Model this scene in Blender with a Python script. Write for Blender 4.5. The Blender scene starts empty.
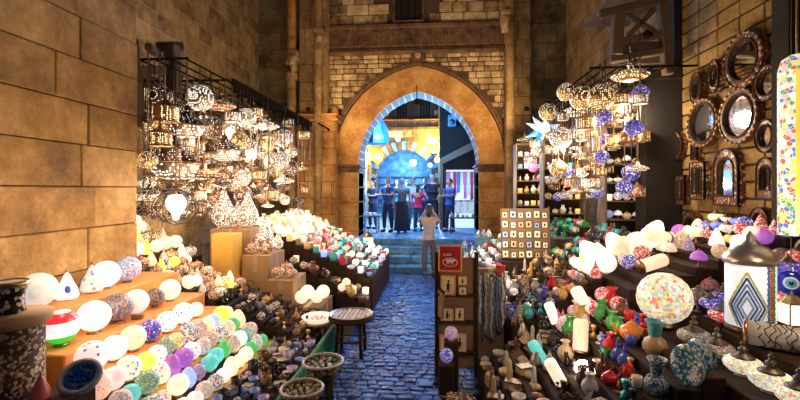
import bpy, math, random
from mathutils import Vector, Matrix
random.seed(11)
R = random.Random(5)
COL = bpy.context.scene.collection
PI = math.pi
# ------------------------------------------------------------------ camera
F = 430.0; YAW = math.radians(4.5); EYE = 2.02
cam_d = bpy.data.cameras.new('camera'); cam = bpy.data.objects.new('camera', cam_d); COL.objects.link(cam)
cam.location = (0, 0, EYE); cam.rotation_euler = (PI/2, 0, YAW)
cam_d.sensor_width = 36; cam_d.lens = F/800*36; cam_d.shift_y = -10/800; cam_d.clip_start = .05; cam_d.clip_end = 200
bpy.context.scene.camera = cam
FW = Vector((-math.sin(YAW), math.cos(YAW), 0)); RT = Vector((math.cos(YAW), math.sin(YAW), 0))
def ray(px, py): return FW + RT*((px-400)/F) + Vector((0, 0, (190-py)/F))
def at_y(px, py, Y):
    r = ray(px, py); return Vector((0, 0, EYE)) + r*(Y/r.y)
def at_x(px, py, X):
    r = ray(px, py); return Vector((0, 0, EYE)) + r*(X/r.x)
def at_z(px, py, Z):
    r = ray(px, py); return Vector((0, 0, EYE)) + r*((Z-EYE)/r.z)
def depth(p): return p.x*FW.x + p.y*FW.y
# ------------------------------------------------------------------ materials
def newmat(name):
    m = bpy.data.materials.new(name); m.use_nodes = True
    nt = m.node_tree; b = nt.nodes['Principled BSDF']
    return m, nt, b
def N(nt, t, **kw):
    n = nt.nodes.new(t)
    for k, v in kw.items():
        if k.startswith('i_'):
            n.inputs[k[2:].replace('_', ' ')].default_value = v
        else: setattr(n, k, v)
    return n
def rgba(c): return (c[0], c[1], c[2], 1)
def plain(name, c, rough=.6, metal=0, emit=None, es=0, noise=.25, nscale=12, bump=0, trans=0, spec=.5):
    m, nt, b = newmat(name)
    b.inputs['Roughness'].default_value = rough; b.inputs['Metallic'].default_value = metal
    b.inputs['Specular IOR Level'].default_value = spec
    tc = N(nt, 'ShaderNodeTexCoord')
    nz = N(nt, 'ShaderNodeTexNoise', i_Scale=nscale, i_Detail=5.0)
    nt.links.new(tc.outputs['Object'], nz.inputs['Vector'])
    mr = N(nt, 'ShaderNodeMapRange'); mr.inputs['To Min'].default_value = 1-noise; mr.inputs['To Max'].default_value = 1+noise
    nt.links.new(nz.outputs['Fac'], mr.inputs['Value'])
    mx = N(nt, 'ShaderNodeVectorMath', operation='SCALE'); nt.links.new(mr.outputs['Result'], mx.inputs['Scale'])
    if c == 'OBJ':
        oi = N(nt, 'ShaderNodeObjectInfo'); nt.links.new(oi.outputs['Color'], mx.inputs[0])
    else: mx.inputs[0].default_value = c[:3]
    nt.links.new(mx.outputs['Vector'], b.inputs['Base Color'])
    if es:
        b.inputs['Emission Strength'].default_value = es
        if emit: b.inputs['Emission Color'].default_value = rgba(emit)
        else: nt.links.new(mx.outputs['Vector'], b.inputs['Emission Color'])
    if bump:
        bp = N(nt, 'ShaderNodeBump', i_Strength=bump, i_Distance=.02); nt.links.new(nz.outputs['Fac'], bp.inputs['Height']); nt.links.new(bp.outputs['Normal'], b.inputs['Normal'])
    if trans: b.inputs['Transmission Weight'].default_value = trans
    return m
def stone(name, c1, c2, c3, bump=.5, rough=.85, nscale=2.2, tv=.3):
    """stone whose blocks differ by the face attribute 'tone'; blotches, stains and grain are the stone's own"""
    m, nt, b = newmat(name); b.inputs['Roughness'].default_value = rough
    L = nt.links.new
    at = N(nt, 'ShaderNodeAttribute', attribute_name='tone')
    tc = N(nt, 'ShaderNodeTexCoord')
    n1 = N(nt, 'ShaderNodeTexNoise', i_Scale=nscale, i_Detail=8.0, i_Roughness=.65); L(tc.outputs['Object'], n1.inputs['Vector'])
    n2 = N(nt, 'ShaderNodeTexNoise', i_Scale=nscale*9, i_Detail=8.0, i_Roughness=.7); L(tc.outputs['Object'], n2.inputs['Vector'])
    ad = N(nt, 'ShaderNodeMath', operation='MULTIPLY_ADD'); L(n1.outputs['Fac'], ad.inputs[0]); ad.inputs[1].default_value = 1.55; 
    s = N(nt, 'ShaderNodeMath', operation='MULTIPLY_ADD'); L(at.outputs['Fac'], s.inputs[0]); s.inputs[1].default_value = tv; s.inputs[2].default_value = -.27-tv/2
    L(s.outputs[0], ad.inputs[2])
    cr = N(nt, 'ShaderNodeValToRGB'); e = cr.color_ramp.elements
    e[0].position = .2; e[0].color = rgba(c1); e[1].position = .85; e[1].color = rgba(c3)
    k = e.new(.5); k.color = rgba(c2)
    L(ad.outputs[0], cr.inputs['Fac'])
    mr = N(nt, 'ShaderNodeMapRange'); mr.inputs['From Min'].default_value = .3; mr.inputs['From Max'].default_value = .7
    mr.inputs['To Min'].default_value = .68; mr.inputs['To Max'].default_value = 1.22; L(n2.outputs['Fac'], mr.inputs['Value'])
    sc = N(nt, 'ShaderNodeVectorMath', operation='SCALE'); L(cr.outputs['Color'], sc.inputs[0]); L(mr.outputs['Result'], sc.inputs['Scale'])
    L(sc.outputs['Vector'], b.inputs['Base Color'])
    bp = N(nt, 'ShaderNodeBump', i_Strength=bump, i_Distance=.03)
    mm = N(nt, 'ShaderNodeMath', operation='ADD'); L(n1.outputs['Fac'], mm.inputs[0]); L(n2.outputs['Fac'], mm.inputs[1])
    L(mm.outputs[0], bp.inputs['Height']); L(bp.outputs['Normal'], b.inputs['Normal'])
    return m
def pattern(name, kind, pal, scale, es=0, rough=.35, metal=0, edge=(.05, .03, .02), thr=.3, base=None, objmix=0, line=.05):
    """mosaic / dots / pierced: cells of the object's own surface; es>0 where the thing is a lit lamp"""
    m, nt, b = newmat(name); L = nt.links.new
    b.inputs['Roughness'].default_value = rough; b.inputs['Metallic'].default_value = metal
    tc = N(nt, 'ShaderNodeTexCoord'); oi = N(nt, 'ShaderNodeObjectInfo')
    of = N(nt, 'ShaderNodeVectorMath', operation='MULTIPLY_ADD'); L(oi.outputs['Random'], of.inputs[0]); of.inputs[1].default_value = (7, 7, 7); L(tc.outputs['Object'], of.inputs[2])
    v = N(nt, 'ShaderNodeTexVoronoi', i_Scale=scale); L(of.outputs[0], v.inputs['Vector'])
    if kind == 'pierced': v.inputs['Randomness'].default_value = .35
    sp = N(nt, 'ShaderNodeSeparateColor'); L(v.outputs['Color'], sp.inputs[0])
    cr = N(nt, 'ShaderNodeValToRGB'); cr.color_ramp.interpolation = 'CONSTANT'
    e = cr.color_ramp.elements; e[0].position = 0; e[0].color = rgba(pal[0]); e[1].position = (len(pal)-1)/len(pal); e[1].color = rgba(pal[-1])
    for i in range(1, len(pal)-1): k = e.new(i/len(pal)); k.color = rgba(pal[i])
    L(sp.outputs[0], cr.inputs['Fac'])
    col = cr.outputs['Color']
    if objmix:
        mo = N(nt, 'ShaderNodeMix', data_type='RGBA'); mo.inputs['Factor'].default_value = objmix
        L(col, mo.inputs['A']); L(oi.outputs['Color'], mo.inputs['B']); col = mo.outputs['Result']
    mk = N(nt, 'ShaderNodeMath')
    if kind == 'mosaic':
        v2 = N(nt, 'ShaderNodeTexVoronoi', feature='DISTANCE_TO_EDGE', i_Scale=scale); L(of.outputs[0], v2.inputs['Vector'])
        mk.operation = 'LESS_THAN'; L(v2.outputs['Distance'], mk.inputs[0]); mk.inputs[1].default_value = line   # 1 = grout
    else:
        mk.operation = 'GREATER_THAN'; L(v.outputs['Distance'], mk.inputs[0]); mk.inputs[1].default_value = thr    # 1 = outside the dot / hole
    mx = N(nt, 'ShaderNodeMix', data_type='RGBA'); L(mk.outputs[0], mx.inputs['Factor']); L(col, mx.inputs['A'])
    if base == 'OBJ': L(oi.outputs['Color'], mx.inputs['B'])
    else: mx.inputs['B'].default_value = rgba(base or edge)
    L(mx.outputs['Result'], b.inputs['Base Color'])
    if es:
        if kind == 'pierced':
            iv = N(nt, 'ShaderNodeMath', operation='MULTIPLY_ADD'); L(mk.outputs[0], iv.inputs[0]); iv.inputs[1].default_value = -es; iv.inputs[2].default_value = es
            L(iv.outputs[0], b.inputs['Emission Strength']); L(col, b.inputs['Emission Color'])
            L(mk.outputs[0], b.inputs['Metallic'])
        else:
            b.inputs['Emission Strength'].default_value = es; L(mx.outputs['Result'], b.inputs['Emission Color'])
    return m
M = {}
# stonework
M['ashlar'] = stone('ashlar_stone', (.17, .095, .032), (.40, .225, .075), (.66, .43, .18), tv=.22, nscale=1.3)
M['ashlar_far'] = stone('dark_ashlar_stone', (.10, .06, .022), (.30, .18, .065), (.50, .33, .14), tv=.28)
M['gate'] = stone('gate_stone', (.26, .10, .022), (.55, .25, .055), (.74, .43, .14), nscale=2.2, tv=.07)
M['rubble'] = stone('rubble_stone', (.14, .08, .03), (.50, .32, .13), (.85, .64, .34), nscale=3, tv=.45)
M['mossy'] = stone('mossy_stone', (.05, .04, .015), (.17, .12, .045), (.30, .20, .08), nscale=2)
M['lintel'] = stone('lintel_stone', (.05, .025, .012), (.17, .085, .035), (.27, .15, .07), nscale=4)
M['mortar'] = plain('mortar', (.10, .06, .03), .95, bump=.3)
M['joint'] = plain('pale_mortar', (.42, .28, .15), .95, bump=.2)
M['sett'] = stone('blue_lit_paving', (.002, .012, .10), (.003, .038, .24), (.03, .16, .52), rough=.24, nscale=7, bump=.5, tv=.3)  # blue light on the lane put into the stone colour
M['sett_bed'] = plain('paving_bed', (.004, .02, .10), .6)  # bed tinted with the same painted blue light
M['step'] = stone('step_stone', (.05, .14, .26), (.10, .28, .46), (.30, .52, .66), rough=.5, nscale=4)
M['dirt'] = plain('stall_ground', (.07, .055, .045), .9, bump=.3, nscale=6)
M['panel'] = stone('ochre_panel', (.12, .065, .016), (.25, .15, .036), (.36, .235, .07), nscale=2.5, bump=.25)
M['dark'] = plain('dark_timber', (.013, .009, .006), .9, bump=.3)
M['timber'] = plain('weathered_timber', (.13, .085, .045), .8, bump=.4, nscale=6)
M['black_metal'] = plain('black_metal', (.018, .012, .007), 1, 0, spec=0)
M['void'] = plain('dark_interior', (.012, .010, .010), .9)
# trade goods
M['card'] = plain('cardboard', (.48, .30, .15), .8, nscale=4, bump=.05)
M['card_dark'] = plain('brown_cardboard', (.26, .16, .085), .8, nscale=4)
M['tape'] = plain('packing_tape', (.55, .40, .22), .3)
M['yellow'] = plain('yellow_board', (.85, .50, .10), .6, noise=.1)
M['orangecard'] = plain('orange_board', (.80, .36, .10), .7, noise=.2, nscale=3)
M['shelf'] = plain('shelf_wood', (.038, .021, .011), .8, spec=.2)
M['shelf_red'] = plain('red_cloth', (.33, .03, .03), .9)
M['bronze'] = plain('bronze', (.36, .20, .10), .35, .9)
M['brass'] = plain('brass', (.62, .45, .20), .3, .9)
M['silver'] = plain('silver', (.42, .38, .33), .32, .85)
M['copper'] = plain('copper', (.62, .30, .17), .3, .9)
M['iron'] = plain('iron', (.16, .13, .11), .45, .7)
M['chain'] = plain('chain_metal', (.25, .18, .12), .4, .8)
M['obj'] = plain('coloured_ceramic', 'OBJ', .35, noise=.3, nscale=9)
M['objgloss'] = plain('glossy_glaze', 'OBJ', .12, noise=.2, nscale=9)
M['objmetal'] = plain('tinted_metal', 'OBJ', .3, .8, noise=.2)
M['objglow'] = plain('lit_coloured_glass', 'OBJ', .3, noise=.40, nscale=1.9, es=.72)
M['objglow_hot'] = plain('bright_lit_glass', 'OBJ', .3, noise=.1, nscale=2.5, es=2.2)
M['objglass'] = plain('coloured_glass', 'OBJ', .08, noise=.15, trans=.45)
M['cloth'] = plain('fabric', 'OBJ', .9, noise=.25, nscale=14, bump=.3)
M['hot'] = plain('lamp_bulb', (1, .85, .6), .3, es=14, emit=(1, .80, .50))
M['hotwhite'] = plain('white_bulb', (1, .95, .9), .3, es=16, emit=(1, .88, .72))
M['hotblue'] = plain('blue_white_bulb', (.8, .9, 1), .3, es=30, emit=(.45, .70, 1))
M['mirror'] = plain('mirror_glass', (.80, .82, .86), .06, 1, noise=.05)
M['skin'] = plain('skin', (.48, .27, .17), .55, noise=.08)
M['hair'] = plain('dark_hair', (.02, .015, .012), .5)
multi = [(.9, .9, .86), (.06, .14, .6), (.8, .08, .06), (.1, .5, .42), (.9, .65, .15), (.95, .93, .9), (.25, .5, .8), (.9, .85, .7)]
M['mos_multi'] = pattern('multicolour_mosaic', 'mosaic', multi, 6, es=.55)
M['mos_fine'] = pattern('fine_multicolour_mosaic', 'mosaic', [(.95, .9, .8), (.9, .85, .6), (.3, .55, .7), (.85, .2, .12), (.95, .92, .85), (.4, .65, .35), (.95, .7, .2)], 10, es=.7, edge=(.45, .38, .28))
M['mos_obj'] = pattern('tinted_mosaic', 'mosaic', multi, 7, es=.42, objmix=.55, edge=(.12, .08, .06))
M['mos_unlit'] = pattern('unlit_mosaic', 'mosaic', multi, 7, es=0, objmix=.55)
M['mos_red'] = pattern('red_mosaic', 'mosaic', [(.75, .03, .04), (.85, .1, .1), (.95, .85, .8), (.6, .02, .05), (.9, .3, .25), (.95, .9, .85)], 6.5, es=.4)
M['mos_blue'] = pattern('blue_mosaic', 'mosaic', [(.03, .06, .6), (.1, .2, .8), (.7, .8, .95), (.05, .03, .4), (.4, .1, .6)], 6.5, es=.4)
M['dots'] = pattern('speckled_lit_glass', 'dots', [(.05, .05, .08), (.1, .15, .5), (.6, .08, .06), (.05, .3, .2), (.2, .1, .05)], 6, es=.7, thr=.25, base='OBJ')
M['spots'] = pattern('spotted_glass', 'dots', [(.02, .5, .4), (.3, .1, .5), (.7, .2, .3), (.1, .2, .7)], 2.2, es=.7, thr=.27, base='OBJ')
warm = [(1, .72, .38), (1, .82, .55), (1, .66, .30)]
white = [(1, .86, .66), (1, .92, .8), (1, .8, .55)]
M['p_bronze'] = pattern('pierced_bronze', 'pierced', white, 7, es=3.0, rough=.5, base=(.24, .13, .08), thr=.22)
M['p_silver'] = pattern('pierced_silver', 'pierced', white, 7, es=3.2, rough=.5, base=(.50, .37, .30), thr=.31)
M['p_gold'] = pattern('pierced_gold', 'pierced', warm, 7, es=3.0, rough=.45, base=(.48, .30, .11), thr=.28)
M['p_dark'] = pattern('pierced_dark_iron', 'pierced', white, 8, es=2.6, rough=.5, base=(.09, .055, .04), thr=.18)
M['p_copper'] = pattern('pierced_copper', 'pierced', warm, 7, es=3.0, rough=.5, base=(.42, .19, .12), thr=.24)
M['inlay'] = pattern('mother_of_pearl_inlay', 'mosaic', [(.06, .03, .02), (.10, .05, .03), (.62, .50, .34), (.30, .08, .05), (.05, .03, .02)], 42, rough=.3, edge=(.03, .02, .01), line=.02)
M['inlay_red'] = pattern('red_bone_inlay', 'mosaic', [(.11, .022, .015), (.05, .022, .015), (.30, .20, .12), (.15, .04, .02), (.05, .02, .015), (.12, .035, .02)], 48, rough=.35, edge=(.03, .02, .01), line=.02)
M['basketry'] = pattern('woven_basket', 'mosaic', [(.10, .05, .02), (.45, .30, .15), (.62, .50, .32), (.06, .03, .02)], 48, rough=.8, edge=(.03, .02, .01))
M['bw'] = pattern('black_white_glaze', 'mosaic', [(.02, .02, .02), (.8, .78, .7), (.8, .8, .75), (.03, .03, .03)], 40, rough=.2, edge=(.02, .02, .02))
M['filigree'] = pattern('filigree', 'dots', [(.04, .03, .03), (.05, .04, .04)], 12, rough=.3, metal=.7, thr=.26, base='OBJ')
M['bluewhite'] = pattern('blue_white_glaze', 'mosaic', [(.03, .15, .30), (.65, .75, .78), (.05, .3, .42), (.75, .8, .8)], 7, rough=.15, edge=(.02, .06, .12))
M['beads'] = pattern('threaded_beads', 'mosaic', multi, 20, rough=.2, objmix=.4)
# ------------------------------------------------------------------ mesh builder
class MB:
    def __init__(s): s.v = []; s.f = []; s.m = []; s.t = []; s.sm = []
    def add(s, v, f, mi=0, smooth=False, tone=None, mat=None):
        o = len(s.v)
        if mat: v = [mat @ Vector(p) for p in v]
        s.v += [tuple(p) for p in v]; s.f += [tuple(i+o for i in q) for q in f]
        s.m += [mi]*len(f); s.sm += [smooth]*len(f); s.t += [tone if tone is not None else .5]*len(f)
        return s
    def box(s, x0, x1, y0, y1, z0, z1, mi=0, tone=None, mat=None):
        v = [(x0,y0,z0),(x1,y0,z0),(x1,y1,z0),(x0,y1,z0),(x0,y0,z1),(x1,y0,z1),(x1,y1,z1),(x0,y1,z1)]
        return s.add(v, [(0,3,2,1),(4,5,6,7),(0,1,5,4),(1,2,6,5),(2,3,7,6),(3,0,4,7)], mi, False, tone, mat)
    def cbox(s, x0, x1, y0, y1, z0, z1, c, mi=0, tone=None, mat=None):
        """box with chamfered edges"""
        v = []; ids = {}
        for ix, (xa, xs) in enumerate(((x0, 1), (x1, -1))):
            for iy, (ya, ys) in enumerate(((y0, 1), (y1, -1))):
                for iz, (za, zs) in enumerate(((z0, 1), (z1, -1))):
                    for ax in range(3):
                        p = [xa+xs*c, ya+ys*c, za+zs*c]; p[ax] = (xa, ya, za)[ax]
                        ids[(ix,iy,iz,ax)] = len(v); v.append(tuple(p))
        g = lambda *a: ids[a]
        f = []
        for i in (0, 1):
            q = [(i,0,0),(i,1,0),(i,1,1),(i,0,1)]; a = [g(*k,0) for k in q]; f.append(tuple(a if i else a[::-1]))
            q = [(0,i,0),(0,i,1),(1,i,1),(1,i,0)]; a = [g(*k,1) for k in q]; f.append(tuple(a if i else a[::-1]))
            q = [(0,0,i),(1,0,i),(1,1,i),(0,1,i)]; a = [g(*k,2) for k in q]; f.append(tuple(a if i else a[::-1]))
        for i in (0, 1):
            for j in (0, 1):
                def e(a, b, fl): f.append((a[0],a[1],b[1],b[0]) if fl else (b[0],b[1],a[1],a[0]))
                e((g(i,j,0,0),g(i,j,1,0)), (g(i,j,0,1),g(i,j,1,1)), i == j)
                e((g(i,0,j,0),g(i,1,j,0)), (g(i,0,j,2),g(i,1,j,2)), i != j)
                e((g(0,i,j,1),g(1,i,j,1)), (g(0,i,j,2),g(1,i,j,2)), i == j)
                for k in (0, 1):
                    t = (g(i,j,k,0), g(i,j,k,1), g(i,j,k,2)); f.append(t if (i+j+k) % 2 else t[::-1])
        return s.add(v, f, mi, False, tone, mat)
    def lathe(s, prof, seg=20, mi=0, mat=None, smooth=True, flute=0, nf=8, tone=None):
        v = []; f = []; rows = []
        for r, z in prof:
            if r < 1e-5: rows.append([len(v)]); v.append((0, 0, z))
            else:
                st = len(v)
                for k in range(seg):
                    a = 2*PI*k/seg; rr = r*(1+flute*math.cos(nf*a)); v.append((rr*math.cos(a), rr*math.sin(a), z))
                rows.append(list(range(st, st+seg)))
        for a, b in zip(rows, rows[1:]):
            for k in range(seg):
                k2 = (k+1) % seg
                if len(a) == 1 and len(b) == 1: break
                if len(a) == 1: f.append((a[0], b[k2], b[k]))
                elif len(b) == 1: f.append((a[k], a[k2], b[0]))
                else: f.append((a[k], a[k2], b[k2], b[k]))
        return s.add(v, f, mi, smooth, tone, mat)
    def ball(s, c, r, seg=14, rings=8, mi=0, mat=None, tone=None):
        if not hasattr(r, '__len__'): r = (r, r, r)
        prof = [(math.sin(PI*i/rings), -math.cos(PI*i/rings)) for i in range(rings+1)]; prof[0] = (0, -1); prof[-1] = (0, 1)
        m = Matrix.Translation(c) @ Matrix.Diagonal((r[0], r[1], r[2], 1))
        return s.lathe(prof, seg, mi, (mat @ m) if mat else m, tone=tone)
    def tube(s, pts, r, seg=6, mi=0, closed=False, mat=None):
        pts = [Vector(p) for p in pts]; n = len(pts); v = []; f = []
        rr = r if hasattr(r, '__len__') else [r]*n
        for i, p in enumerate(pts):
            d = (pts[(i+1) % n]-pts[i-1]) if closed else (pts[min(i+1, n-1)]-pts[max(i-1, 0)])
            d.normalize(); u = d.orthogonal().normalized() if abs(d.z) > .95 else d.cross(Vector((0, 0, 1))).normalized()
            if abs(d.z) > .95: u = (Vector((1,0,0))-d*d.x).normalized()
            w = d.cross(u)
            for k in range(seg):
                a = 2*PI*k/seg; v.append(p+(u*math.cos(a)+w*math.sin(a))*rr[i])
        m = n if closed else n-1
        for i in range(m):
            for k in range(seg):
                a = i*seg+k; b = i*seg+(k+1) % seg; c = ((i+1) % n)*seg+(k+1) % seg; d = ((i+1) % n)*seg+k
                f.append((a, b, c, d))
        if not closed: f.append(tuple(range(seg))[::-1]); f.append(tuple(range((n-1)*seg, n*seg)))
        return s.add(v, f, mi, True, None, mat)
    def prism(s, poly, d0, d1, axis='y', mi=0, mat=None, tone=None):
        """polygon (a,b) extruded; axis y: (x,z); axis x: (y,z); axis z: (x,y)"""
        def P(a, b, d): return (a, d, b) if axis == 'y' else ((d, a, b) if axis == 'x' else (a, b, d))
        n = len(poly); v = [P(a, b, d0) for a, b in poly]+[P(a, b, d1) for a, b in poly]
        f = [tuple(range(n)), tuple(range(n, 2*n))[::-1]]+[(i, i+n, (i+1) % n+n, (i+1) % n) for i in range(n)]
        return s.add(v, f, mi, False, tone, mat)
    def mesh(s, name, mats):
        me = bpy.data.meshes.new(name); me.from_pydata(s.v, [], s.f)
        for m in (mats if isinstance(mats, (list, tuple)) else [mats]): me.materials.append(M[m] if isinstance(m, str) else m)
        me.polygons.foreach_set('material_index', s.m); me.polygons.foreach_set('use_smooth', s.sm)
        a = me.attributes.new('tone', 'FLOAT', 'FACE'); a.data.foreach_set('value', s.t)
        me.update(); return me
def link(name, me, parent=None, loc=(0,0,0), rot=(0,0,0), scale=(1,1,1), color=None):
    o = bpy.data.objects.new(name, me); COL.objects.link(o)
    o.location = loc; o.rotation_euler = rot; o.scale = scale if hasattr(scale, '__len__') else (scale,)*3
    if parent: o.parent = parent
    if color: o.color = rgba(color)
    return o
LABELS = {}
def tag(o, label, cat, group=None):
    w = len(label.split())
    if not 4 <= w <= 16: print('LABELLEN', w, label)
    if label in LABELS and not group: print('DUPLABEL', label)
    LABELS[label] = 1
    o['label'] = label; o['category'] = cat
    if group: o['group'] = group
    return o
def struct(name, mb, mats, loc=(0,0,0)):
    o = link(name, mb.mesh(name, mats), loc=loc); o['kind'] = 'structure'; return o
def empty(name, loc, rz=0, s=1, label=None, cat=None, group=None, rot=None):
    o = bpy.data.objects.new(name, None); COL.objects.link(o); o.empty_display_size = .05
    o.location = loc; o.rotation_euler = rot or (0, 0, rz); o.scale = (s,)*3 if not hasattr(s, '__len__') else s
    if label: tag(o, label, cat, group)
    return o
def part(name, mb, mats, parent, **k): return link(name, mb.mesh(name, mats), parent, **k)
ORD = 'first second third fourth fifth sixth seventh eighth ninth tenth eleventh twelfth thirteenth fourteenth fifteenth sixteenth seventeenth eighteenth nineteenth twentieth'.split()
def ordn(i):
    if i < 20: return ORD[i]
    t = ['twenty', 'thirty', 'forty', 'fifty', 'sixty', 'seventy', 'eighty', 'ninety'][(i+1)//10-2]
    return t+'-'+ORD[(i+1) % 10-1] if (i+1) % 10 else {'twenty':'twentieth','thirty':'thirtieth','forty':'fortieth','fifty':'fiftieth','sixty':'sixtieth','seventy':'seventieth'}.get(t, t)
# ------------------------------------------------------------------ SETTING
def masonry(mb, P, u, n, W, H, ch, bw, gap=.012, prot=.03, test=None, seed=1, jit=.25, ch_var=.0, chamf=.012):
    """blocks standing proud of a wall: P corner, u along, n outward; mb gets each block with a tone of its own"""
    r = random.Random(seed); P = Vector(P); u = Vector(u); n = Vector(n); z = 0; k = 0
    Mx = Matrix(((u.x, -n.x, 0, P.x), (u.y, -n.y, 0, P.y), (u.z, -n.z, 1, P.z), (0, 0, 0, 1)))
    while z < H-.02:
        h = min(ch*(1+r.uniform(-ch_var, ch_var)), H-z)
        a = -r.uniform(0, bw) if k % 2 else -r.uniform(0, bw*.5)
        while a < W:
            w = bw*(1+r.uniform(-jit, jit)); b = a+w
            A, B = max(a, 0), min(b, W)
            if B-A > .04:
                if test is None or test(A, B, z, z+h):
                    mb.cbox(A+gap/2, B-gap/2, -prot*r.uniform(.6, 1.1), .02, z+gap/2, z+h-gap/2, chamf, 0, r.random(), Mx)
            a = b
        z += h; k += 1
def wx(px, Y): return at_y(px, 190, Y).x
def zz(py, px, Y): return at_y(px, py, Y).z
FY = 12.0; PZ = .70
# floors
g = MB(); g.box(-6.5, 5, -3, 10.3, -.2, 0)
fl = struct('floor', g, ['dirt'])
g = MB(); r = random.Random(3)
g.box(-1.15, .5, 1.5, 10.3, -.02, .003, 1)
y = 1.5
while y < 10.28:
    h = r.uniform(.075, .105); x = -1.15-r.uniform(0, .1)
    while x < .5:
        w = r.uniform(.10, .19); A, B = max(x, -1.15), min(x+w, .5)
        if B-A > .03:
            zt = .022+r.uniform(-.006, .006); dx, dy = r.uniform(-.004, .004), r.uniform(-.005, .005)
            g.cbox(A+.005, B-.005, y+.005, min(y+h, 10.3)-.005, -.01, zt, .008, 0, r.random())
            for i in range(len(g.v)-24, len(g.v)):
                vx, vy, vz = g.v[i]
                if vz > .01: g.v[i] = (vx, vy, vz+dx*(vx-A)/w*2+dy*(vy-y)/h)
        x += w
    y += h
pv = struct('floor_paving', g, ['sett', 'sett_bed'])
# steps up to the gate and the higher ground behind it
g = MB(); r = random.Random(8)
for k in range(4):
    y0 = 10.3+.43*k; z1 = PZ/4*(k+1); x = -2.3
    while x < 1.5:
        w = r.uniform(.5, .9); g.cbox(x+.004, min(x+w, 1.5)-.004, y0, 12.1, z1-PZ/4+.001, z1+r.uniform(-.004, .004), .015, 0, r.random()); x += w
struct('floor_steps', g, ['step'])
g = MB(); g.box(-6, 5, 12.1, 24, 0, PZ-.004)
x = -4
while x < 3.6:
    y = 12.05
    while y < 21:
        g.cbox(x+.005, x+.595, y+.005, y+.445, PZ-.02, PZ, .01, 0, r.random()); y += .45
    x += .6
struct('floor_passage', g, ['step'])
# near left wall (large smooth blocks) – projects from the wall of the lantern shop
LX = -3.4; LYE = at_x(135, 190, LX).y
g = MB(); g.box(-6, LX, -3, LYE, -.1, 8.4, 1)
masonry(g, (LX, LYE, .03), (0, -1, 0), (1, 0, 0), 7.5, 8.3, .405, .95, seed=21, gap=.010, prot=.035, jit=.3, chamf=.008)
struct('wall_left_near', g, ['ashlar', 'mortar'])
# far left wall with pale mortar joints
LX2 = at_y(260, 190, FY).x
g = MB(); g.box(-6.3, LX2, LYE, FY+.4, -.1, 9.5, 1)
masonry(g, (LX2, FY, -.05), (0, -1, 0), (1, 0, 0), FY-LYE, 9.4, .31, .62, seed=5, gap=.022, prot=.022, chamf=.006)
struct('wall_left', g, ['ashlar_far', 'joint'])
# right wall
RX = 3.55
g = MB(); g.box(RX, 5.2, 6.5, FY+.4, -.1, 9.5, 1)
masonry(g, (RX, 6.5, -.05), (0, 1, 0), (-1, 0, 0), FY-6.5, 9.4, .34, .7, seed=6, gap=.018, prot=.022, chamf=.006)
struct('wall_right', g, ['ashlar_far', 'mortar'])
# right near wall: ochre panels in a dark grid
RX2 = 3.42
g = MB(); g.box(RX2, 5.2, -3, 6.5, -.1, 9.0, 1)
r = random.Random(4); y = 6.19
while y > 0:
    z = 1.0
    while z < 8.9:
        g.cbox(RX2-.025*r.uniform(.7, 1), RX2+.01, y-.36, y-.005, z+.012, z+.172, .008, 0, r.random()); z += .185
    y -= .37
struct('wall_right_near', g, ['panel', 'dark'])
g = MB(); g.box(2.93, 3.42, 6.2, 6.52, 0, 3.65); g.box(2.90, 3.42, 6.17, 6.55, 3.55, 3.68); g.box(2.9, 3.42, 6.17, 6.55, 0, .15)
struct('trim_1', g, ['dark'])
g = MB(); g.box(3.25, 3.42, 4.22, 4.42, 0, 5.9); g.box(3.22, 3.42, 4.2, 4.44, 0, .12); struct('trim_2', g, ['dark'])
g = MB(); g.box(3.30, 3.40, 6.2, 6.33, 3.6, 6); g.box(3.36, 3.40, 3, 6.3, 5.3, 5.45); struct('trim_3', g, ['dark'])
# ---- the gate wall
CX = at_y(418, 190, FY).x
A0 = 60/F*FY; SZ = zz(165, 418, FY); AP = zz(92, 418, FY)
HH = AP-SZ; RR = (A0*A0+HH*HH)/(2*A0); OFF = RR-A0; BW = .70
def arch_pts(rad, n=14, cx=CX):
    """pointed arch from right springing over the apex to the left"""
    apx = math.acos(OFF/rad); P = []
    for i in range(n+1): a = apx*i/n; P.append((cx-OFF+rad*math.cos(a), SZ+rad*math.sin(a)))
    L = [(2*cx-x, z) for x, z in P[:-1]][::-1]
    return P+L
def inarch(x, z, rad, cx=CX):
    if z < SZ: return abs(x-cx) < rad-OFF
    return math.hypot(abs(x-cx)+OFF, z-SZ) < rad
XL, XR = at_y(325, 190, FY).x, at_y(506, 190, FY).x
TOP = 9.5; BD = .85
g = MB()
inn = arch_pts(RR); 
# backing wall with the opening: quads from arch points out to the frame
n = len(inn); outer = []
for x, z in inn: outer.append((XR if x >= CX else XL, z))
for y0, fl_ in ((FY, 1), (FY+BD, 0)):
    pass
def strip(mb, a, b, y0, y1, mi=0):
    n = len(a)
    for i in range(n-1):
        q = [a[i], b[i], b[i+1], a[i+1]]
        v = [(x, y0, z) for x, z in q]+[(x, y1, z) for x, z in q]
        mb.add(v, [(0,3,2,1),(4,5,6,7),(0,1,5,4),(1,2,6,5),(2,3,7,6),(3,0,4,7)], mi)
mid = len(inn)//2
strip(g, inn[:mid+1], [(XR+.6, z) for x, z in inn[:mid+1]], FY, FY+BD, 1)
strip(g, inn[mid:], [(XL-.6, z) for x, z in inn[mid:]], FY, FY+BD, 1)
g.box(XL-.6, XR+.6, FY, FY+BD, AP, TOP, 1)
g.box(XL-.6, CX-A0, FY, FY+BD, 0, SZ, 1); g.box(CX+A0, XR+.6, FY, FY+BD, 0, SZ, 1)
z_l0, z_l1 = zz(53, 415, FY), zz(27, 415, FY)
def tst(A, B, z0, z1):
    for x in (A, (A+B)/2, B):
        for z in (z0, z1):
            if inarch(XL+x, z, RR+BW+.02): return False
    return True
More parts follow.
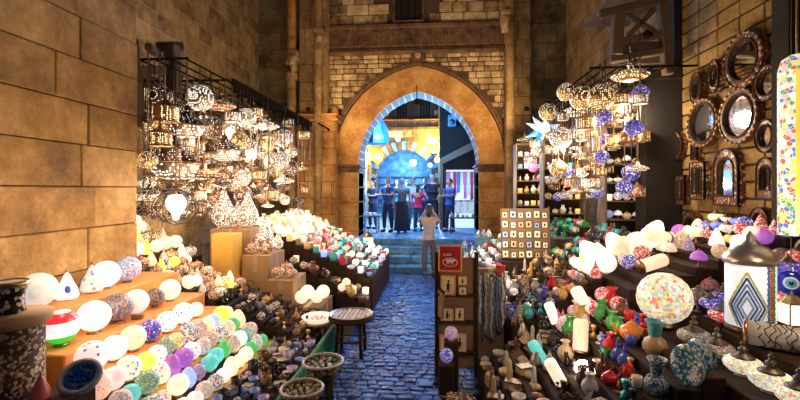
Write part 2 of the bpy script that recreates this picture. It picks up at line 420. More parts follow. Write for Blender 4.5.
masonry(g, (XL, FY, SZ-.3), (1, 0, 0), (0, -1, 0), XR-XL, z_l0-SZ+.3, .165, .30, test=lambda A, B, a, b: tst(A, B, a+SZ-.3, b+SZ-.3), seed=12, gap=.022, prot=.05, jit=.45, ch_var=.25, chamf=.018)
masonry(g, (XL, FY, z_l1+.1), (1, 0, 0), (0, -1, 0), XR-XL, TOP-z_l1-.1, .30, .5, seed=13, gap=.02, prot=.05, jit=.4, ch_var=.2, chamf=.018,
        test=lambda A, B, a, b: not (at_y(392, 0, FY).x-XL < B and A < at_y(425, 0, FY).x-XL))
struct('wall_gate', g, ['rubble', 'mortar'])
# voussoir band, jambs, imposts, hood mould
g = MB(); NV = 23
inn = arch_pts(RR, 60); out = arch_pts(RR+BW, 60)
def res(P, t):
    ds = [0]
    for a, b in zip(P, P[1:]): ds.append(ds[-1]+math.dist(a, b))
    t *= ds[-1]
    for i in range(len(P)-1):
        if ds[i+1] >= t: 
            k = (t-ds[i])/(ds[i+1]-ds[i]+1e-9); return (P[i][0]+(P[i+1][0]-P[i][0])*k, P[i][1]+(P[i+1][1]-P[i][1])*k)
    return P[-1]
r = random.Random(2)
for i in range(NV):
    t0, t1 = i/NV, (i+1)/NV
    a, b, c, d = res(inn, t0), res(inn, t1), res(out, t1), res(out, t0)
    am, cm = res(inn, (t0+t1)/2), res(out, (t0+t1)/2)
    pr = .06+r.uniform(0, .012)
    q = [a, am, b, c, cm, d]
    g.prism(q, FY-pr, FY+BD, 'y', 0, tone=r.random())
for sx in (-1, 1):
    z = 0; k = 0
    while z < SZ-.2:
        h = .42 if z+.42 < SZ-.2 else SZ-.2-z
        a, b = CX+sx*A0, CX+sx*(A0+BW+.05)
        g.cbox(min(a, b), max(a, b), FY-.06-.03*(k % 2)*.3, FY+BD, z+.003, z+h-.003, .012, 0, r.random()); z += h; k += 1
struct('trim_4', g, ['gate'])
g = MB()
for sx in (-1, 1):
    for dz, e in ((-.2, .02), (-.13, .05), (-.06, .09)):
        a, b = CX+sx*(A0-e), CX+sx*(A0+BW+.08)
        g.cbox(min(a, b), max(a, b), FY-.08-e, FY+BD+.02, SZ+dz, SZ+dz+.066, .008, 0, .3)
struct('trim_5', g, ['lintel'])
g = MB()
for rad, pr, w in ((RR+BW+.02, .13, .07), (RR+BW+.11, .09, .05)):
    a = arch_pts(rad, 30); b = arch_pts(rad+w, 30); strip(g, a, b, FY-pr, FY+.05)
sq = at_y(411, 57, FY); g.cbox(CX-.22, CX+.22, FY-.13, FY, sq.z-.14, z_l0-.02, .03, 0, .2); g.ball((CX, FY-.14, sq.z), (.09, .04, .09), mi=1)
struct('trim_6', g, ['lintel', 'rubble'])
# lintel band with carved inscription
g = MB()
g.cbox(XL-.05, XR+.05, FY-.07, FY+.02, z_l0, z_l1, .02, 0, .35)
g.cbox(XL-.1, XR+.1, FY-.16, FY+.02, z_l0-.05, z_l0+.06, .02, 0, .6); g.cbox(XL-.1, XR+.1, FY-.12, FY+.02, z_l0+.075, z_l0+.12, .015, 0, .4)
g.cbox(XL-.1, XR+.1, FY-.14, FY+.02, z_l1-.05, z_l1+.07, .02, 0, .5)
r = random.Random(9); x = XL+.15
while x < XR-.2:
    t = r.random(); zb = z_l0+.2; hh = (z_l1-z_l0)*r.uniform(.3, .62)
    if t < .6: g.cbox(x, x+.035, FY-.10, FY-.06, zb, zb+hh, .008, 0, .9)
    elif t < .85:
        g.tube([(x+.05+.06*math.cos(a*PI/5), FY-.085, zb+.08+.06*math.sin(a*PI/5)) for a in range(0, 9)], .016, 5)
    else: g.ball((x+.03, FY-.09, zb+hh), (.03, .02, .03), 8, 5)
    g.cbox(x-.02, x+.1, FY-.09, FY-.06, zb-.02, zb+.02, .006, 0, .8)
    x += r.uniform(.06, .13)
struct('trim_7', g, ['lintel'])
# small dark window over the lintel
wa, wb = at_y(395, 0, FY).x, at_y(422, 0, FY).x; zb = zz(21, 408, FY)
g = MB(); g.box(wa-.06, wa, FY-.06, FY+.02, zb-.06, TOP, 0); g.box(wb, wb+.06, FY-.06, FY+.02, zb-.06, TOP, 0); g.box(wa-.06, wb+.06, FY-.08, FY+.02, zb-.08, zb, 0)
g.box(wa, wb, FY-.005, FY+.01, zb, TOP, 1)
for i in range(1, 4): xx = wa+(wb-wa)*i/4; g.tube([(xx, FY-.03, zb), (xx, FY-.03, TOP)], .012, 6, 2)
struct('window_1', g, ['lintel', 'void', 'black_metal'])
# piers left and right of the gate
def pier(name, px0, px1, yf, z0, z1, mat='ashlar_far', ch=.42, bw=.6, seed=1, mort='mortar'):
    x0, x1 = at_y(px0, 190, yf).x, at_y(px1, 190, yf).x
    g = MB(); g.box(x0, x1, yf, FY+.5, z0, z1, 1)
    masonry(g, (x0, yf, z0), (1, 0, 0), (0, -1, 0), x1-x0, z1-z0, ch, bw, seed=seed, gap=.014, prot=.03, jit=.3, chamf=.012)
    masonry(g, (x1, yf, z0), (0, 1, 0), (1, 0, 0), FY-yf, z1-z0, ch, bw, seed=seed+1, gap=.014, prot=.03, chamf=.012)
    masonry(g, (x0, FY, z0), (0, -1, 0), (-1, 0, 0), FY-yf, z1-z0, ch, bw, seed=seed+2, gap=.014, prot=.03, chamf=.012)
    struct(name, g, [mat, mort]); return x0, x1
capz = zz(118, 310, 11.5)
pier('wall_pier_left_low', 297, 334, 11.5, 0, capz, 'gate', .45, .5, 31)
pier('wall_pier_left', 300, 326, 11.62, capz, TOP, 'ashlar', .5, .6, 41)
pier('wall_left_return', 250, 303, 11.9, 0, TOP, 'mossy', .5, .7, 51)
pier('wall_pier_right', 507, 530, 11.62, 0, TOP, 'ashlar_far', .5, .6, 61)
pier('wall_right_return', 528, 572, 11.85, 0, TOP, 'mossy', .5, .7, 71)
g = MB()
x0, x1 = at_y(295, 190, 11.4).x, at_y(337, 190, 11.4).x
for k, (dz, e) in enumerate(((0, .05), (.07, .0), (.14, .05))): g.cbox(x0-e+.03, x1+e-.03, 11.42-e, FY, capz-.1+dz, capz-.1+dz+.066, .015, 0, .6)
struct('trim_8', g, ['gate'])
# engaged columns with carved brackets
def column(name, px, rpx, z0, z1, yf, mat='gate'):
    x = at_y(px, 190, yf).x; rad = rpx/F*yf; g = MB()
    z = z0; r = random.Random(int(px)); 
    while z < z1: h = min(.6, z1-z); g.lathe([(0, z), (rad*.96, z), (rad, z+.015), (rad, z+h-.015), (rad*.96, z+h), (0, z+h)], 16, 0, Matrix.Translation((x, yf, 0)), tone=r.random()); z += h
    for zb, m in ((z0, 1), (z1, -1)):
        g.lathe([(0, zb-.1), (rad*1.35, zb-.1), (rad*1.5, zb-.05), (rad*1.2, zb), (rad*1.35, zb+.05), (rad*1.1, zb+.1), (0, zb+.1)], 16, 0, Matrix.Translation((x, yf, 0)), tone=.7)
    struct(name, g, [mat])
column('trim_9', 292, 4.5, zz(60, 292, 11.5), TOP, 11.6)
column('trim_10', 292, 4.5, 0, zz(75, 292, 11.5), 11.6, 'ashlar')
column('trim_11', 318, 4, 0, TOP, 11.45, 'ashlar')
column('trim_12', 510, 4, 0, TOP, 11.5, 'ashlar')
column('trim_13', 335, 2.6, 0, zz(110, 335, 11.7), 11.8)
for nm, px, py in (('trim_14', 318, 40), ('trim_15', 506, 22), ('trim_16', 292, 62)):
    p = at_y(px, py, 11.35); g = MB()
    for k in range(4): g.cbox(p.x-.13+.02*k, p.x+.13-.02*k, p.y-.02+.04*k, 11.7, p.z+.22-.13*k, p.z+.34-.13*k, .02, 0, .2+.2*k)
    g.ball((p.x, p.y+.05, p.z+.02), (.10, .10, .18), 10, 7); g.ball((p.x+.03, p.y+.02, p.z-.16), (.07, .08, .12), 10, 7)
    struct(nm, g, ['rubble'])
# ---- passage behind the gate
BY = 20.5
bl, br = at_y(352, 190, BY).x, at_y(500, 190, BY).x
ac = at_y(404, 178, BY); ar = 1.35
g = MB()
g.box(bl-1, ac.x-ar, BY, BY+.6, PZ, 8, 1); g.box(ac.x+ar, br+1, BY, BY+.6, PZ, 8, 1)
aps = [(ac.x+ar*math.cos(PI*i/24), ac.z+ar*math.sin(PI*i/24)) for i in range(25)]
strip(g, aps, [(x, ac.z+ar+.02) for x, z in aps], BY, BY+.6, 1); g.box(ac.x-ar, ac.x+ar, BY, BY+.6, ac.z+ar, 8, 1)
w1, w2 = at_y(402, 108, BY), at_y(425, 108, BY)
masonry(g, (bl-1, BY, PZ), (1, 0, 0), (0, -1, 0), br-bl+2, 8-PZ, .32, .6, seed=77, gap=.02, prot=.03,
        test=lambda A, B, a, b: not any((math.hypot(bl-1+x-ac.x, z+PZ-ac.z) < ar+.45 or (z+PZ < ac.z and abs(bl-1+x-ac.x) < ar)) for x in (A, B, (A+B)/2) for z in (a, b)) and not any(abs(bl-1+x-w.x) < .34 and abs(z+PZ-w.z) < .5 for w in (w1, w2) for x in (A, B) for z in (a, b)))
struct('wall_far', g, ['rubble', 'mortar'])
g = MB()   # striped voussoirs of the far arch
for i in range(21):
    a0, a1 = PI*i/21+.01, PI*(i+1)/21-.01
    q = [(ac.x+rr_*math.cos(a), ac.z+rr_*math.sin(a)) for rr_, a in ((ar, a0), (ar, a1), (ar+.42, a1), (ar+.42, a0))]
    g.prism(q, BY-.08, BY+.3, 'y', i % 2)
g2 = MB(); g2.box(ac.x-2.2, ac.x+2.2, BY+2.4, BY+2.6, PZ-.1, 6, 0); g2.box(ac.x-2.3, ac.x-2.1, BY+.6, BY+2.6, PZ-.1, 6, 0); g2.box(ac.x+2.1, ac.x+2.3, BY+.6, BY+2.6, PZ-.1, 6, 0); g2.box(ac.x-2.2, ac.x+2.2, BY, BY+2.5, PZ-.1, PZ, 0)
for k in range(5): g2.box(ac.x-1.6, ac.x+1.6, BY+2.2, BY+2.4, PZ+.4+.4*k, PZ+.43+.4*k, 1)
struct('wall_beyond', g2, ['step', 'timber'])
struct('trim_17', g, ['step', 'lintel'])
for k, w in enumerate((w1, w2)):
    g = MB(); g.box(w.x-.25, w.x+.25, BY-.02, BY+.0, w.z-.48, w.z+.46, 1)
    for a, b, c, d in ((-.31, -.25, -.5, .5), (.25, .31, -.5, .5), (-.31, .31, .44, .52), (-.34, .34, -.54, -.47)): g.box(w.x+a, w.x+b, BY-.07, BY, w.z+c, w.z+d, 0)
    for i in range(1, 4): g.box(w.x-.25+.125*i-.01, w.x-.25+.125*i+.01, BY-.04, BY-.02, w.z-.47, w.z+.45, 0)
    struct('window_%d' % (k+2), g, ['lintel', 'void'])
g = MB(); zl = zz(127, 410, BY)
g.cbox(bl, br, BY-.25, BY, zl-.18, zl, .03, 0, .3); g.cbox(bl, br, BY-.18, BY, zl, zl+.28, .03, 0, .7); g.cbox(bl, br, BY-.3, BY, zl+.28, zl+.36, .03, 0, .3)
struct('trim_18', g, ['lintel'])
# passage side walls: blue-washed left, dark building right
g = MB(); xw = -3.0; g.box(xw-.6, xw, FY+BD, BY, PZ, 8, 1); masonry(g, (xw, BY, PZ), (0, -1, 0), (1, 0, 0), BY-FY-BD, 7, .35, .7, seed=81)
struct('wall_passage_left', g, ['ashlar_far', 'mortar'])
dk = 15.2; xa, xb = at_y(440, 190, dk).x, 3.2
g = MB(); g.box(xa, xb, dk, BY, PZ, 8, 0)
g.box(xb-.1, xb, FY+BD, dk, PZ, 8, 0)
for k in range(14): g.box(xa-.015, xb, dk-.02-.01*(k % 2), dk, PZ+.5*k, PZ+.5*k+.47, 0)
struct('wall_passage_right', g, ['dark'])
# gabled canopy and door of the dark shop
g = MB(); p0, p1, p2 = at_y(441, 158, dk-.8), at_y(476, 140, dk-.8), at_y(476, 170, dk-.8)
q = [(p0.x, p0.z), (p1.x, p1.z), (p1.x+1, p1.z+.1), (p1.x+1, p1.z-.2), (p1.x, p1.z-.25), (p0.x, p0.z-.2)]
g.prism([q[0], q[1], q[4], q[5]], dk-.8, dk, 'y'); g.prism([q[1], q[2], q[3], q[4]], dk-.8, dk, 'y')
g.box(p0.x-.03, p0.x+.06, dk-.78, dk-.7, PZ, p0.z-.15)
struct('trim_19', g, ['timber'])
d0, d1 = at_y(446, 170, dk), at_y(474, 207, dk)
g = MB()
for a, b, c, d in ((d0.x-.1, d0.x, PZ, d0.z+.1), (d1.x, d1.x+.1, PZ, d0.z+.1), (d0.x, d1.x, d0.z, d0.z+.1)): g.box(a, b, dk-.08, dk, c, d, 0)
g.box(d0.x, d1.x, dk-.03, dk-.015, PZ, d0.z, 1)
r = random.Random(6)
struct('door_1', g, ['dark', plain('lit_shop_interior', (.55, .65, .85), .8, es=.9, emit=(.55, .72, 1), noise=.4, nscale=5)])
r = random.Random(6); cc = [('pink', (.8, .2, .35)), ('white', (.9, .9, .95)), ('red', (.7, .05, .08)), ('blue', (.1, .2, .7)), ('cream', (.9, .8, .6))]
for i in range(8):
    x = d0.x+.08+(d1.x-d0.x-.16)*i/7; zt = d0.z-.08; h = r.uniform(.6, 1.1); nm, c = cc[i % 5]; g = MB()
    g.prism([(x-.055, zt-h), (x+.055, zt-h+.03), (x+.04, zt), (x-.04, zt)], dk-.075, dk-.045, 'y'); g.tube([(x, dk-.06, zt-.02), (x, dk-.06, zt+.09)], .006, 5)
    o = link('hanging_scarf', g.mesh('hanging_scarf', ['cloth']), color=c)
    tag(o, '%s scarf hanging in the lit shop doorway, %s from the left' % (nm, ORD[i]), 'scarf', 'scarves in the lit doorway')
# ------------------------------------------------------------------ KINDS OF GOODS (one set of meshes each, unit sized)
KIND = {}
def kind(key, name, cat, parts):
    """parts: (part name, MB, materials, parent part or None, uses object colour)"""
    KIND[key] = (name, cat, [(pn, mb.mesh(pn if len(parts) > 1 else name, mats), par) for pn, mb, mats, par in parts])
def spawn(key, loc, s, label, color=None, rz=0, group=None, rot=None, cat=None, name=None, mats=None):
    nm, ct, parts = KIND[key]
    if len(parts) == 1:
        o = link(name or nm, parts[0][1], None, loc, rot or (0, 0, rz), s, color); tag(o, label, cat or ct, group)
        if mats: setmats(o, mats)
        return o
    e = empty(name or nm, loc, rz, s, label, cat or ct, group, rot); done = {}
    for pn, me, par in parts:
        o = link(pn, me, done.get(par, e), color=color); done[pn] = o
        if mats and pn in mats: setmats(o, mats[pn])
    return e
def setmats(o, m):
    o.material_slots[0].link = 'OBJECT'; o.material_slots[0].material = M[m]
def L_(prof, seg=20, mi=0, **k): return MB().lathe(prof, seg, mi, **k)
def ballprof(r, z, a0=0, a1=180, n=10, sx=1, sz=1):
    return [(max(0, r*sx*math.sin(math.radians(a0+(a1-a0)*i/n))) if not (a0 == 0 and i == 0) and not (a1 == 180 and i == n) else 0, z-r*sz*math.cos(math.radians(a0+(a1-a0)*i/n))) for i in range(n+1)]
# lit globe on a small foot (origin at its base; radius 1, centre at 1.12)
foot = [(0, 0), (.42, 0), (.45, .05), (.30, .12), (.26, .20), (0, .20)]
fin = lambda z, k=1: [(0, z-.05), (.20*k, z-.03), (.22*k, z+.02), (.09*k, z+.06), (.12*k, z+.12), (.05*k, z+.2), (0, z+.24)]
kind('globe', 'globe_lamp', 'lamp', [('lamp_base', L_(foot), ['bronze'], None), ('glass_shade', L_(ballprof(1, 1.12)), ['objglow'], None)])
kind('globe_cap', 'globe_lamp', 'lamp', [('lamp_base', L_(foot), ['bronze'], None), ('glass_shade', L_(ballprof(1, 1.12)), ['mos_obj'], None), ('finial', L_(fin(2.1, 1.3)), ['bronze'], None)])
kind('egg', 'egg_lamp', 'lamp', [('lamp_base', L_(foot), ['bronze'], None), ('glass_shade', L_([(0, .12), (.55, .2), (.85, .55), (.95, 1.0), (.85, 1.5), (.6, 2.0), (.3, 2.4), (0, 2.5)]), ['objglow'], None)])
kind('cone', 'cone_lamp', 'lamp', [('lamp_base', L_(foot), ['bronze'], None), ('glass_shade', L_([(0, .12), (.75, .16), (.85, .4), (.70, 1.0), (.42, 1.6), (.22, 2.1), (0, 2.4)]), ['objglow'], None), ('finial', L_(fin(2.4, .8)), ['bronze'], None)])
kind('tube', 'cylinder_lamp', 'lamp', [('lamp_base', L_([(0, 0), (.8, 0), (.8, .12), (.6, .2), (0, .2)]), ['bronze'], None), ('glass_shade', L_([(0, .2), (.66, .2), (.72, .4), (.72, 2.9), (.6, 3.15), (.3, 3.25), (0, 3.25)]), ['objglow'], None)])
kind('bell', 'bell_lamp', 'lamp', [('lamp_base', L_([(0, 0), (.4, 0), (.42, .06), (.12, .16), (.10, .8), (.2, .86), (0, .86)]), ['bronze'], None), ('glass_shade', L_([(.18, .82), (.95, .9), (1.0, 1.1), (.8, 1.6), (.45, 1.95), (.2, 2.05), (0, 2.06)]), ['mos_obj'], None), ('finial', L_(fin(2.1)), ['bronze'], None)])
# turkish bowl lamp: mosaic bowl with a dark domed lid
kind('bowl', 'bowl_lamp', 'lamp', [
    ('lamp_base', L_([(0, 0), (.45, 0), (.45, .06), (.2, .14), (.2, .22), (0, .22)]), ['iron'], None),
    ('mosaic_bowl', L_([(0, .15), (.35, .17), (.72, .30), (.95, .52), (1, .72), (.92, .92), (.72, 1.04), (.5, 1.08), (0, 1.08)], 24), ['mos_fine'], None),
    ('lid', L_([(.56, 1.05), (.60, 1.10), (.50, 1.18), (.36, 1.26), (.26, 1.36), (.22, 1.48), (.27, 1.54), (.25, 1.60), (.14, 1.68), (.08, 1.78), (0, 1.82)]), ['iron'], None),
    ('finial', L_([(0, 1.8), (.13, 1.84), (.15, 1.92), (.05, 2.02), (0, 2.1)], 12), ['iron'], 'lid')])
kind('turk', 'table_lamp', 'lamp', [
    ('lamp_base', L_([(0, 0), (.6, 0), (.62, .08), (.25, .2), (.16, .4), (.3, .55), (.32, .65), (.14, .8), (.14, .95), (0, .95)]), ['iron'], None),
    ('mosaic_shade', L_(ballprof(1, 1.5, sz=.62)), ['mos_red'], None),
    ('lid', L_([(.62, 1.98), (.66, 2.02), (.4, 2.14), (.25, 2.35), (.1, 2.5), (0, 2.75)], 16), ['iron'], None)])
# hanging lanterns, origin at the middle, top of the cap at +1.3ish
def chain_mb():
    g = MB(); g.tube([(0, 0, 0), (0, 0, 1)], .008, 5); return g
CH = chain_mb().mesh('chain', ['chain'])
ring = lambda z: MB().tube([(.07*math.cos(a*PI/4), 0, z+.07*math.sin(a*PI/4)) for a in range(8)], .02, 5, closed=True)
def hang(key, loc, s, ztop, label, color=None, mats=None, group=None, rz=0, zc=1.4, rot=None, sz=1):
    e = spawn(key, loc, (s, s, s*sz), label, color, rz, group, rot, mats=mats)
    L = ztop-loc[2]-zc*s*sz
    if L > .01: link('chain', CH, e, (0, 0, zc), (0, 0, 0), (1/s, 1/s, L/s/sz))
    return e
onion = [(.98, .12), (1.02, .18), (.95, .26), (.80, .40), (.58, .55), (.34, .72), (.2, .88), (.16, 1.0), (.2, 1.05), (.10, 1.12), (.05, 1.35), (0, 1.4)]
kind('dome', 'dome_lantern', 'lantern', [
    ('onion_cap', L_(onion), ['p_dark'], None), ('hook_ring', ring(1.36), ['iron'], None),
    ('rim', L_([(1.0, .05), (1.08, .08), (1.08, .14), (1.0, .17), (.96, .1), (1.0, .05)]), ['bronze'], None),
    ('pierced_body', L_([(.98, .1), (.96, 0), (.86, -.28), (.62, -.5), (.4, -.58), (0, -.6)]), ['p_silver'], None),
    ('drop_finial', L_([(0, -.58), (.12, -.6), (.14, -.66), (.06, -.72), (0, -.8)], 12), ['bronze'], None)])
kind('orb', 'ball_lantern', 'lantern', [
    ('pierced_globe', L_(ballprof(1, 0, n=14), 24), ['p_silver'], None),
    ('neck', L_([(.36, .92), (.38, .98), (.2, 1.05), (.12, 1.2), (.05, 1.35), (0, 1.4)], 16), ['bronze'], None), ('hook_ring', ring(1.36), ['iron'], None),
    ('drop_finial', L_([(0, -.98), (.14, -1.0), (.1, -1.1), (0, -1.2)], 12), ['bronze'], None)])
kind('drum', 'drum_lantern', 'lantern', [
    ('lid', L_([(1.0, .5), (1.04, .55), (.7, .72), (.3, .95), (.1, 1.15), (0, 1.4)]), ['bronze'], None), ('hook_ring', ring(1.36), ['iron'], None),
    ('pierced_body', L_([(.9, .52), (.92, 0), (.9, -.5), (0, -.5)]), ['p_gold'], None),
    ('rim', L_([(.92, -.56), (1.0, -.52), (1.0, -.44), (.9, -.42), (.92, -.56)]), ['bronze'], None)])
kind('disc', 'saucer_lantern', 'lantern', [
    ('pierced_body', L_([(0, -.3), (.5, -.26), (.9, -.12), (1.05, 0), (.9, .12), (.5, .28), (.2, .4), (.15, .7), (0, .75)], 24), ['p_silver'], None),
    ('neck', L_([(0, .7), (.14, .72), (.1, .9), (.05, 1.3), (0, 1.4)], 12), ['bronze'], None)])
kind('hbowl', 'mosaic_pendant', 'lantern', [
    ('mosaic_bowl', L_([(0, -.5), (.3, -.48), (.7, -.3), (.95, -.05), (1.0, .1), (.9, .16), (0, .16)], 24), ['mos_multi'], None),
    ('lid', L_([(.9, .14), (.92, .2), (.5, .3), (.25, .45), (.1, .7), (.05, 1.3), (0, 1.4)], 16), ['bronze'], None),
    ('drop_finial', L_([(0, -.48), (.1, -.52), (.05, -.65), (0, -.7)], 10), ['bronze'], None)])
kind('moz', 'mosaic_ball_pendant', 'lantern', [
    ('mosaic_globe', L_(ballprof(1, 0, sz=.9)), ['mos_blue'], None),
    ('neck', L_([(.34, .84), (.36, .9), (.12, 1.0), (.05, 1.3), (0, 1.4)], 12), ['bronze'], None)])
kind('cagelamp', 'candle_lantern', 'lantern', [
    ('frame', MB().cbox(-.55, .55, -.55, .55, -.9, -.78, .02).cbox(-.55, .55, -.55, .55, .5, .6, .02).lathe([(.72, .6), (.5, .8), (.3, 1.05), (.08, 1.2), (.05, 1.35), (0, 1.4)], 8, smooth=False).cbox(-.55, -.47, -.55, -.47, -.8, .5, .01).cbox(.47, .55, -.55, -.47, -.8, .5, .01).cbox(-.55, -.47, .47, .55, -.8, .5, .01).cbox(.47, .55, .47, .55, -.8, .5, .01), ['brass'], None),
    ('glass_panes', MB().box(-.48, .48, -.48, .48, -.78, .5), ['objglow_hot'], None)])
# standing teardrop lantern, origin at its base
kind('drop', 'teardrop_lantern', 'lantern', [
    ('foot', L_([(0, 0), (.5, 0), (.5, .08), (.34, .16), (0, .16)]), ['copper'], None),
    ('pierced_body', L_([(.3, .1), (.7, .3), (.95, .7), (1.0, 1.1), (.9, 1.5), (.68, 2.0), (.42, 2.5), (.22, 3.0), (.1, 3.4), (0, 3.5)], 24), ['p_silver'], None),
    ('finial', L_([(0, 3.42), (.09, 3.48), (.1, 3.56), (.03, 3.66), (0, 3.8)], 10), ['copper'], None)])
kind('squat', 'squat_lantern', 'lantern', [
    ('foot', L_([(0, 0), (.5, 0), (.5, .06), (.34, .12), (0, .12)]), ['copper'], None),
    ('pierced_body', L_(ballprof(1, .82, sz=.78), 24), ['p_copper'], None),
    ('finial', L_([(.3, 1.5), (.32, 1.56), (.14, 1.66), (.12, 1.8), (.03, 1.95), (0, 2.1)], 12), ['copper'], None)])
# crockery and trinkets (single meshes unless large)
kind('mug', 'mug', 'cup', [('body', L_([(0, 0), (.72, 0), (.8, .08), (.84, 1.7), (.8, 1.72), (.76, 1.66), (.72, .15), (0, .15)], 18), ['objgloss'], None),
    ('handle', MB().tube([(.8+.42*math.sin(PI*i/8), 0, .35+.95*i/8) for i in range(9)], .09, 6), ['objgloss'], None)])
kind('cup', 'small_cup', 'cup', [('cup', L_([(0, 0), (.4, 0), (.42, .1), (.75, .5), (.9, 1.1), (.86, 1.12), (.7, .5), (.3, .2), (0, .18)], 14), ['objgloss'], None)])
kind('vase', 'vase', 'vase', [('vase', L_([(0, 0), (.55, 0), (.6, .08), (.95, .7), (1, 1.1), (.8, 1.6), (.42, 2.0), (.38, 2.3), (.62, 2.6), (.58, 2.62), (.3, 2.3), (0, 2.2)], 20), ['objgloss'], None)])
kind('vase_big', 'painted_vase', 'vase', [('body', L_([(0, 0), (.6, 0), (.62, .08), (1, .6), (1.05, 1.0), (.85, 1.5), (.5, 1.75), (.5, 1.85), (0, 1.85)], 24), ['bluewhite'], None),
    ('neck', L_([(.48, 1.8), (.52, 1.9), (.62, 2.8), (.86, 3.2), (.82, 3.22), (.56, 2.8), (.4, 1.9)], 24), ['bluewhite'], 'body')])
kind('bottle', 'perfume_bottle', 'bottle', [('bottle', L_([(0, 0), (.7, 0), (.85, .2), (.9, .8), (.6, 1.3), (.22, 1.5), (.2, 1.9), (.3, 1.95), (.3, 2.05), (.12, 2.1), (.2, 2.3), (.12, 2.6), (0, 2.7)], 14), ['objglass'], None)])
kind('tea', 'teapot', 'teapot', [('body', L_([(0, 0), (.6, 0), (.62, .1), (.95, .45), (1, .8), (.85, 1.15), (.45, 1.35), (.4, 1.42), (0, 1.42)], 22), ['objgloss'], None),
    ('spout', MB().tube([(.85, 0, .55), (1.2, 0, .75), (1.4, 0, 1.1), (1.62, 0, 1.25)], [.22, .16, .11, .08], 10), ['objgloss'], None),
    ('handle', MB().tube([(-.8-.5*math.sin(PI*i/8), 0, .35+.8*i/8) for i in range(9)], .09, 7), ['objgloss'], None),
    ('lid', L_([(.42, 1.4), (.4, 1.46), (.2, 1.58), (.08, 1.62), (.12, 1.72), (0, 1.8)], 16), ['objgloss'], None)])
kind('box', 'trinket_box', 'box', [('body', MB().cbox(-1, 1, -.7, .7, 0, .75, .03), ['obj'], None), ('lid', MB().cbox(-1.04, 1.04, -.74, .74, .76, 1.0, .06), ['inlay'], None)])
kind('boxs', 'trinket_box', 'box', [('box', MB().cbox(-1, 1, -.7, .7, 0, .7, .03).cbox(-1.04, 1.04, -.74, .74, .72, .95, .06, 1), ['obj', 'inlay'], None)])
kind('pyr', 'stone_pyramid', 'figurine', [('p', MB().prism([(-1, 0), (1, 0), (.94, .12), (-.94, .12)], -1, 1).lathe([(1.25, .12), (0, 1.5)], 4, 0, Matrix.Rotation(PI/4, 4, 'Z'), smooth=False), ['obj'], None)])
def cat_mb():
    g = MB(); g.lathe([(0, 0), (.7, 0), (.72, .1), (0, .12)], 14); g.ball((0, .1, .65), (.42, .5, .6), 12, 8); g.ball((0, -.15, .95), (.28, .26, .5), 12, 8); g.ball((0, -.3, 1.55), (.26, .28, .24), 12, 8)
    g.ball((0, -.55, 1.5), (.1, .1, .08), 8, 5)
    for s in (-1, 1): g.tube([(s*.14, -.3, 1.7), (s*.17, -.28, 2.0)], [.1, .015], 6); g.tube([(s*.15, -.4, .95), (s*.15, -.48, .12)], [.11, .08], 6)
    g.tube([(.2, .45, .15), (.5, .3, .15), (.6, 0, .2)], .06, 6); return g
kind('catf', 'cat_figurine', 'figurine', [('c', cat_mb(), ['objmetal'], None)])
def bust_mb():
    g = MB(); g.cbox(-.5, .5, -.35, .35, 0, .25, .03); g.lathe([(.45, .25), (.55, .6), (.2, .85), (.18, 1.0), (0, 1.0)], 12); g.ball((0, -.03, 1.3), (.26, .3, .36), 12, 8)
    g.lathe([(.28, 1.3), (.34, 1.6), (.42, 1.95), (0, 2.0)], 12); g.ball((0, -.33, 1.27), (.05, .07, .07), 6, 4); return g
kind('bust', 'bust_figurine', 'figurine', [('c', bust_mb(), ['objmetal'], None)])
def camel_mb():
    g = MB(); g.ball((0, 0, .95), (.7, .32, .35), 12, 8); g.ball((-.05, 0, 1.28), (.25, .2, .25), 10, 6)
    for x in (-.45, .42):
        for y in (-.16, .16): g.tube([(x, y, .85), (x+.03, y, .45), (x, y, 0)], [.12, .07, .06], 6)
    g.tube([(.6, 0, 1.0), (.95, 0, .95), (1.1, 0, 1.35), (1.05, 0, 1.6)], [.2, .14, .1, .1], 8); g.ball((1.2, 0, 1.62), (.22, .1, .11), 8, 6); g.tube([(-.68, 0, 1.0), (-.82, 0, .7)], .03, 5); return g
kind('camel', 'camel_figurine', 'figurine', [('c', camel_mb(), ['obj'], None)])
def scarab_mb():
    g = MB(); g.ball((0, 0, .28), (.6, .85, .32), 14, 8); g.ball((0, -.85, .24), (.4, .25, .2), 10, 6); g.tube([(0, -.6, .57), (0, .1, .62), (0, .8, .42)], .03, 5)
    for s in (-1, 1):
        for y in (-.5, 0, .5): g.tube([(s*.5, y, .2), (s*.8, y+.1, .15), (s*.9, y+.25, .02)], .05, 5)
    return g
kind('scarab', 'stone_scarab', 'figurine', [('c', scarab_mb(), ['obj'], None)])
kind('cup_stone', 'stone_bowl', 'bowl', [('b', L_([(0, 0), (.6, 0), (.9, .35), (1, .75), (.9, .78), (.72, .4), (.3, .2), (0, .18)], 16), ['obj'], None)])
kind('obelisk', 'small_obelisk', 'figurine', [('o', MB().cbox(-.5, .5, -.5, .5, 0, .3, .03).lathe([(.45, .3), (.3, 2.6), (0, 3.0)], 4, 0, Matrix.Rotation(PI/4, 4, 'Z'), smooth=False), ['obj'], None)])
def shell_mb():
    g = MB(); g.ball((0, 0, .5), (.7, .6, .5), 12, 8)
    pts = [(.2*math.cos(a)*(1-a/14), .2*math.sin(a)*(1-a/14), .6+a*.07) for a in [i*.8 for i in range(10)]]; g.tube(pts, [.4-.035*i for i in range(10)], 7); return g
kind('shell', 'sea_shell', 'shell', [('s', shell_mb(), ['obj'], None)])
kind('egg_stone', 'polished_stone', 'stone', [('s', L_(ballprof(.8, .8), 12), ['obj'], None)])
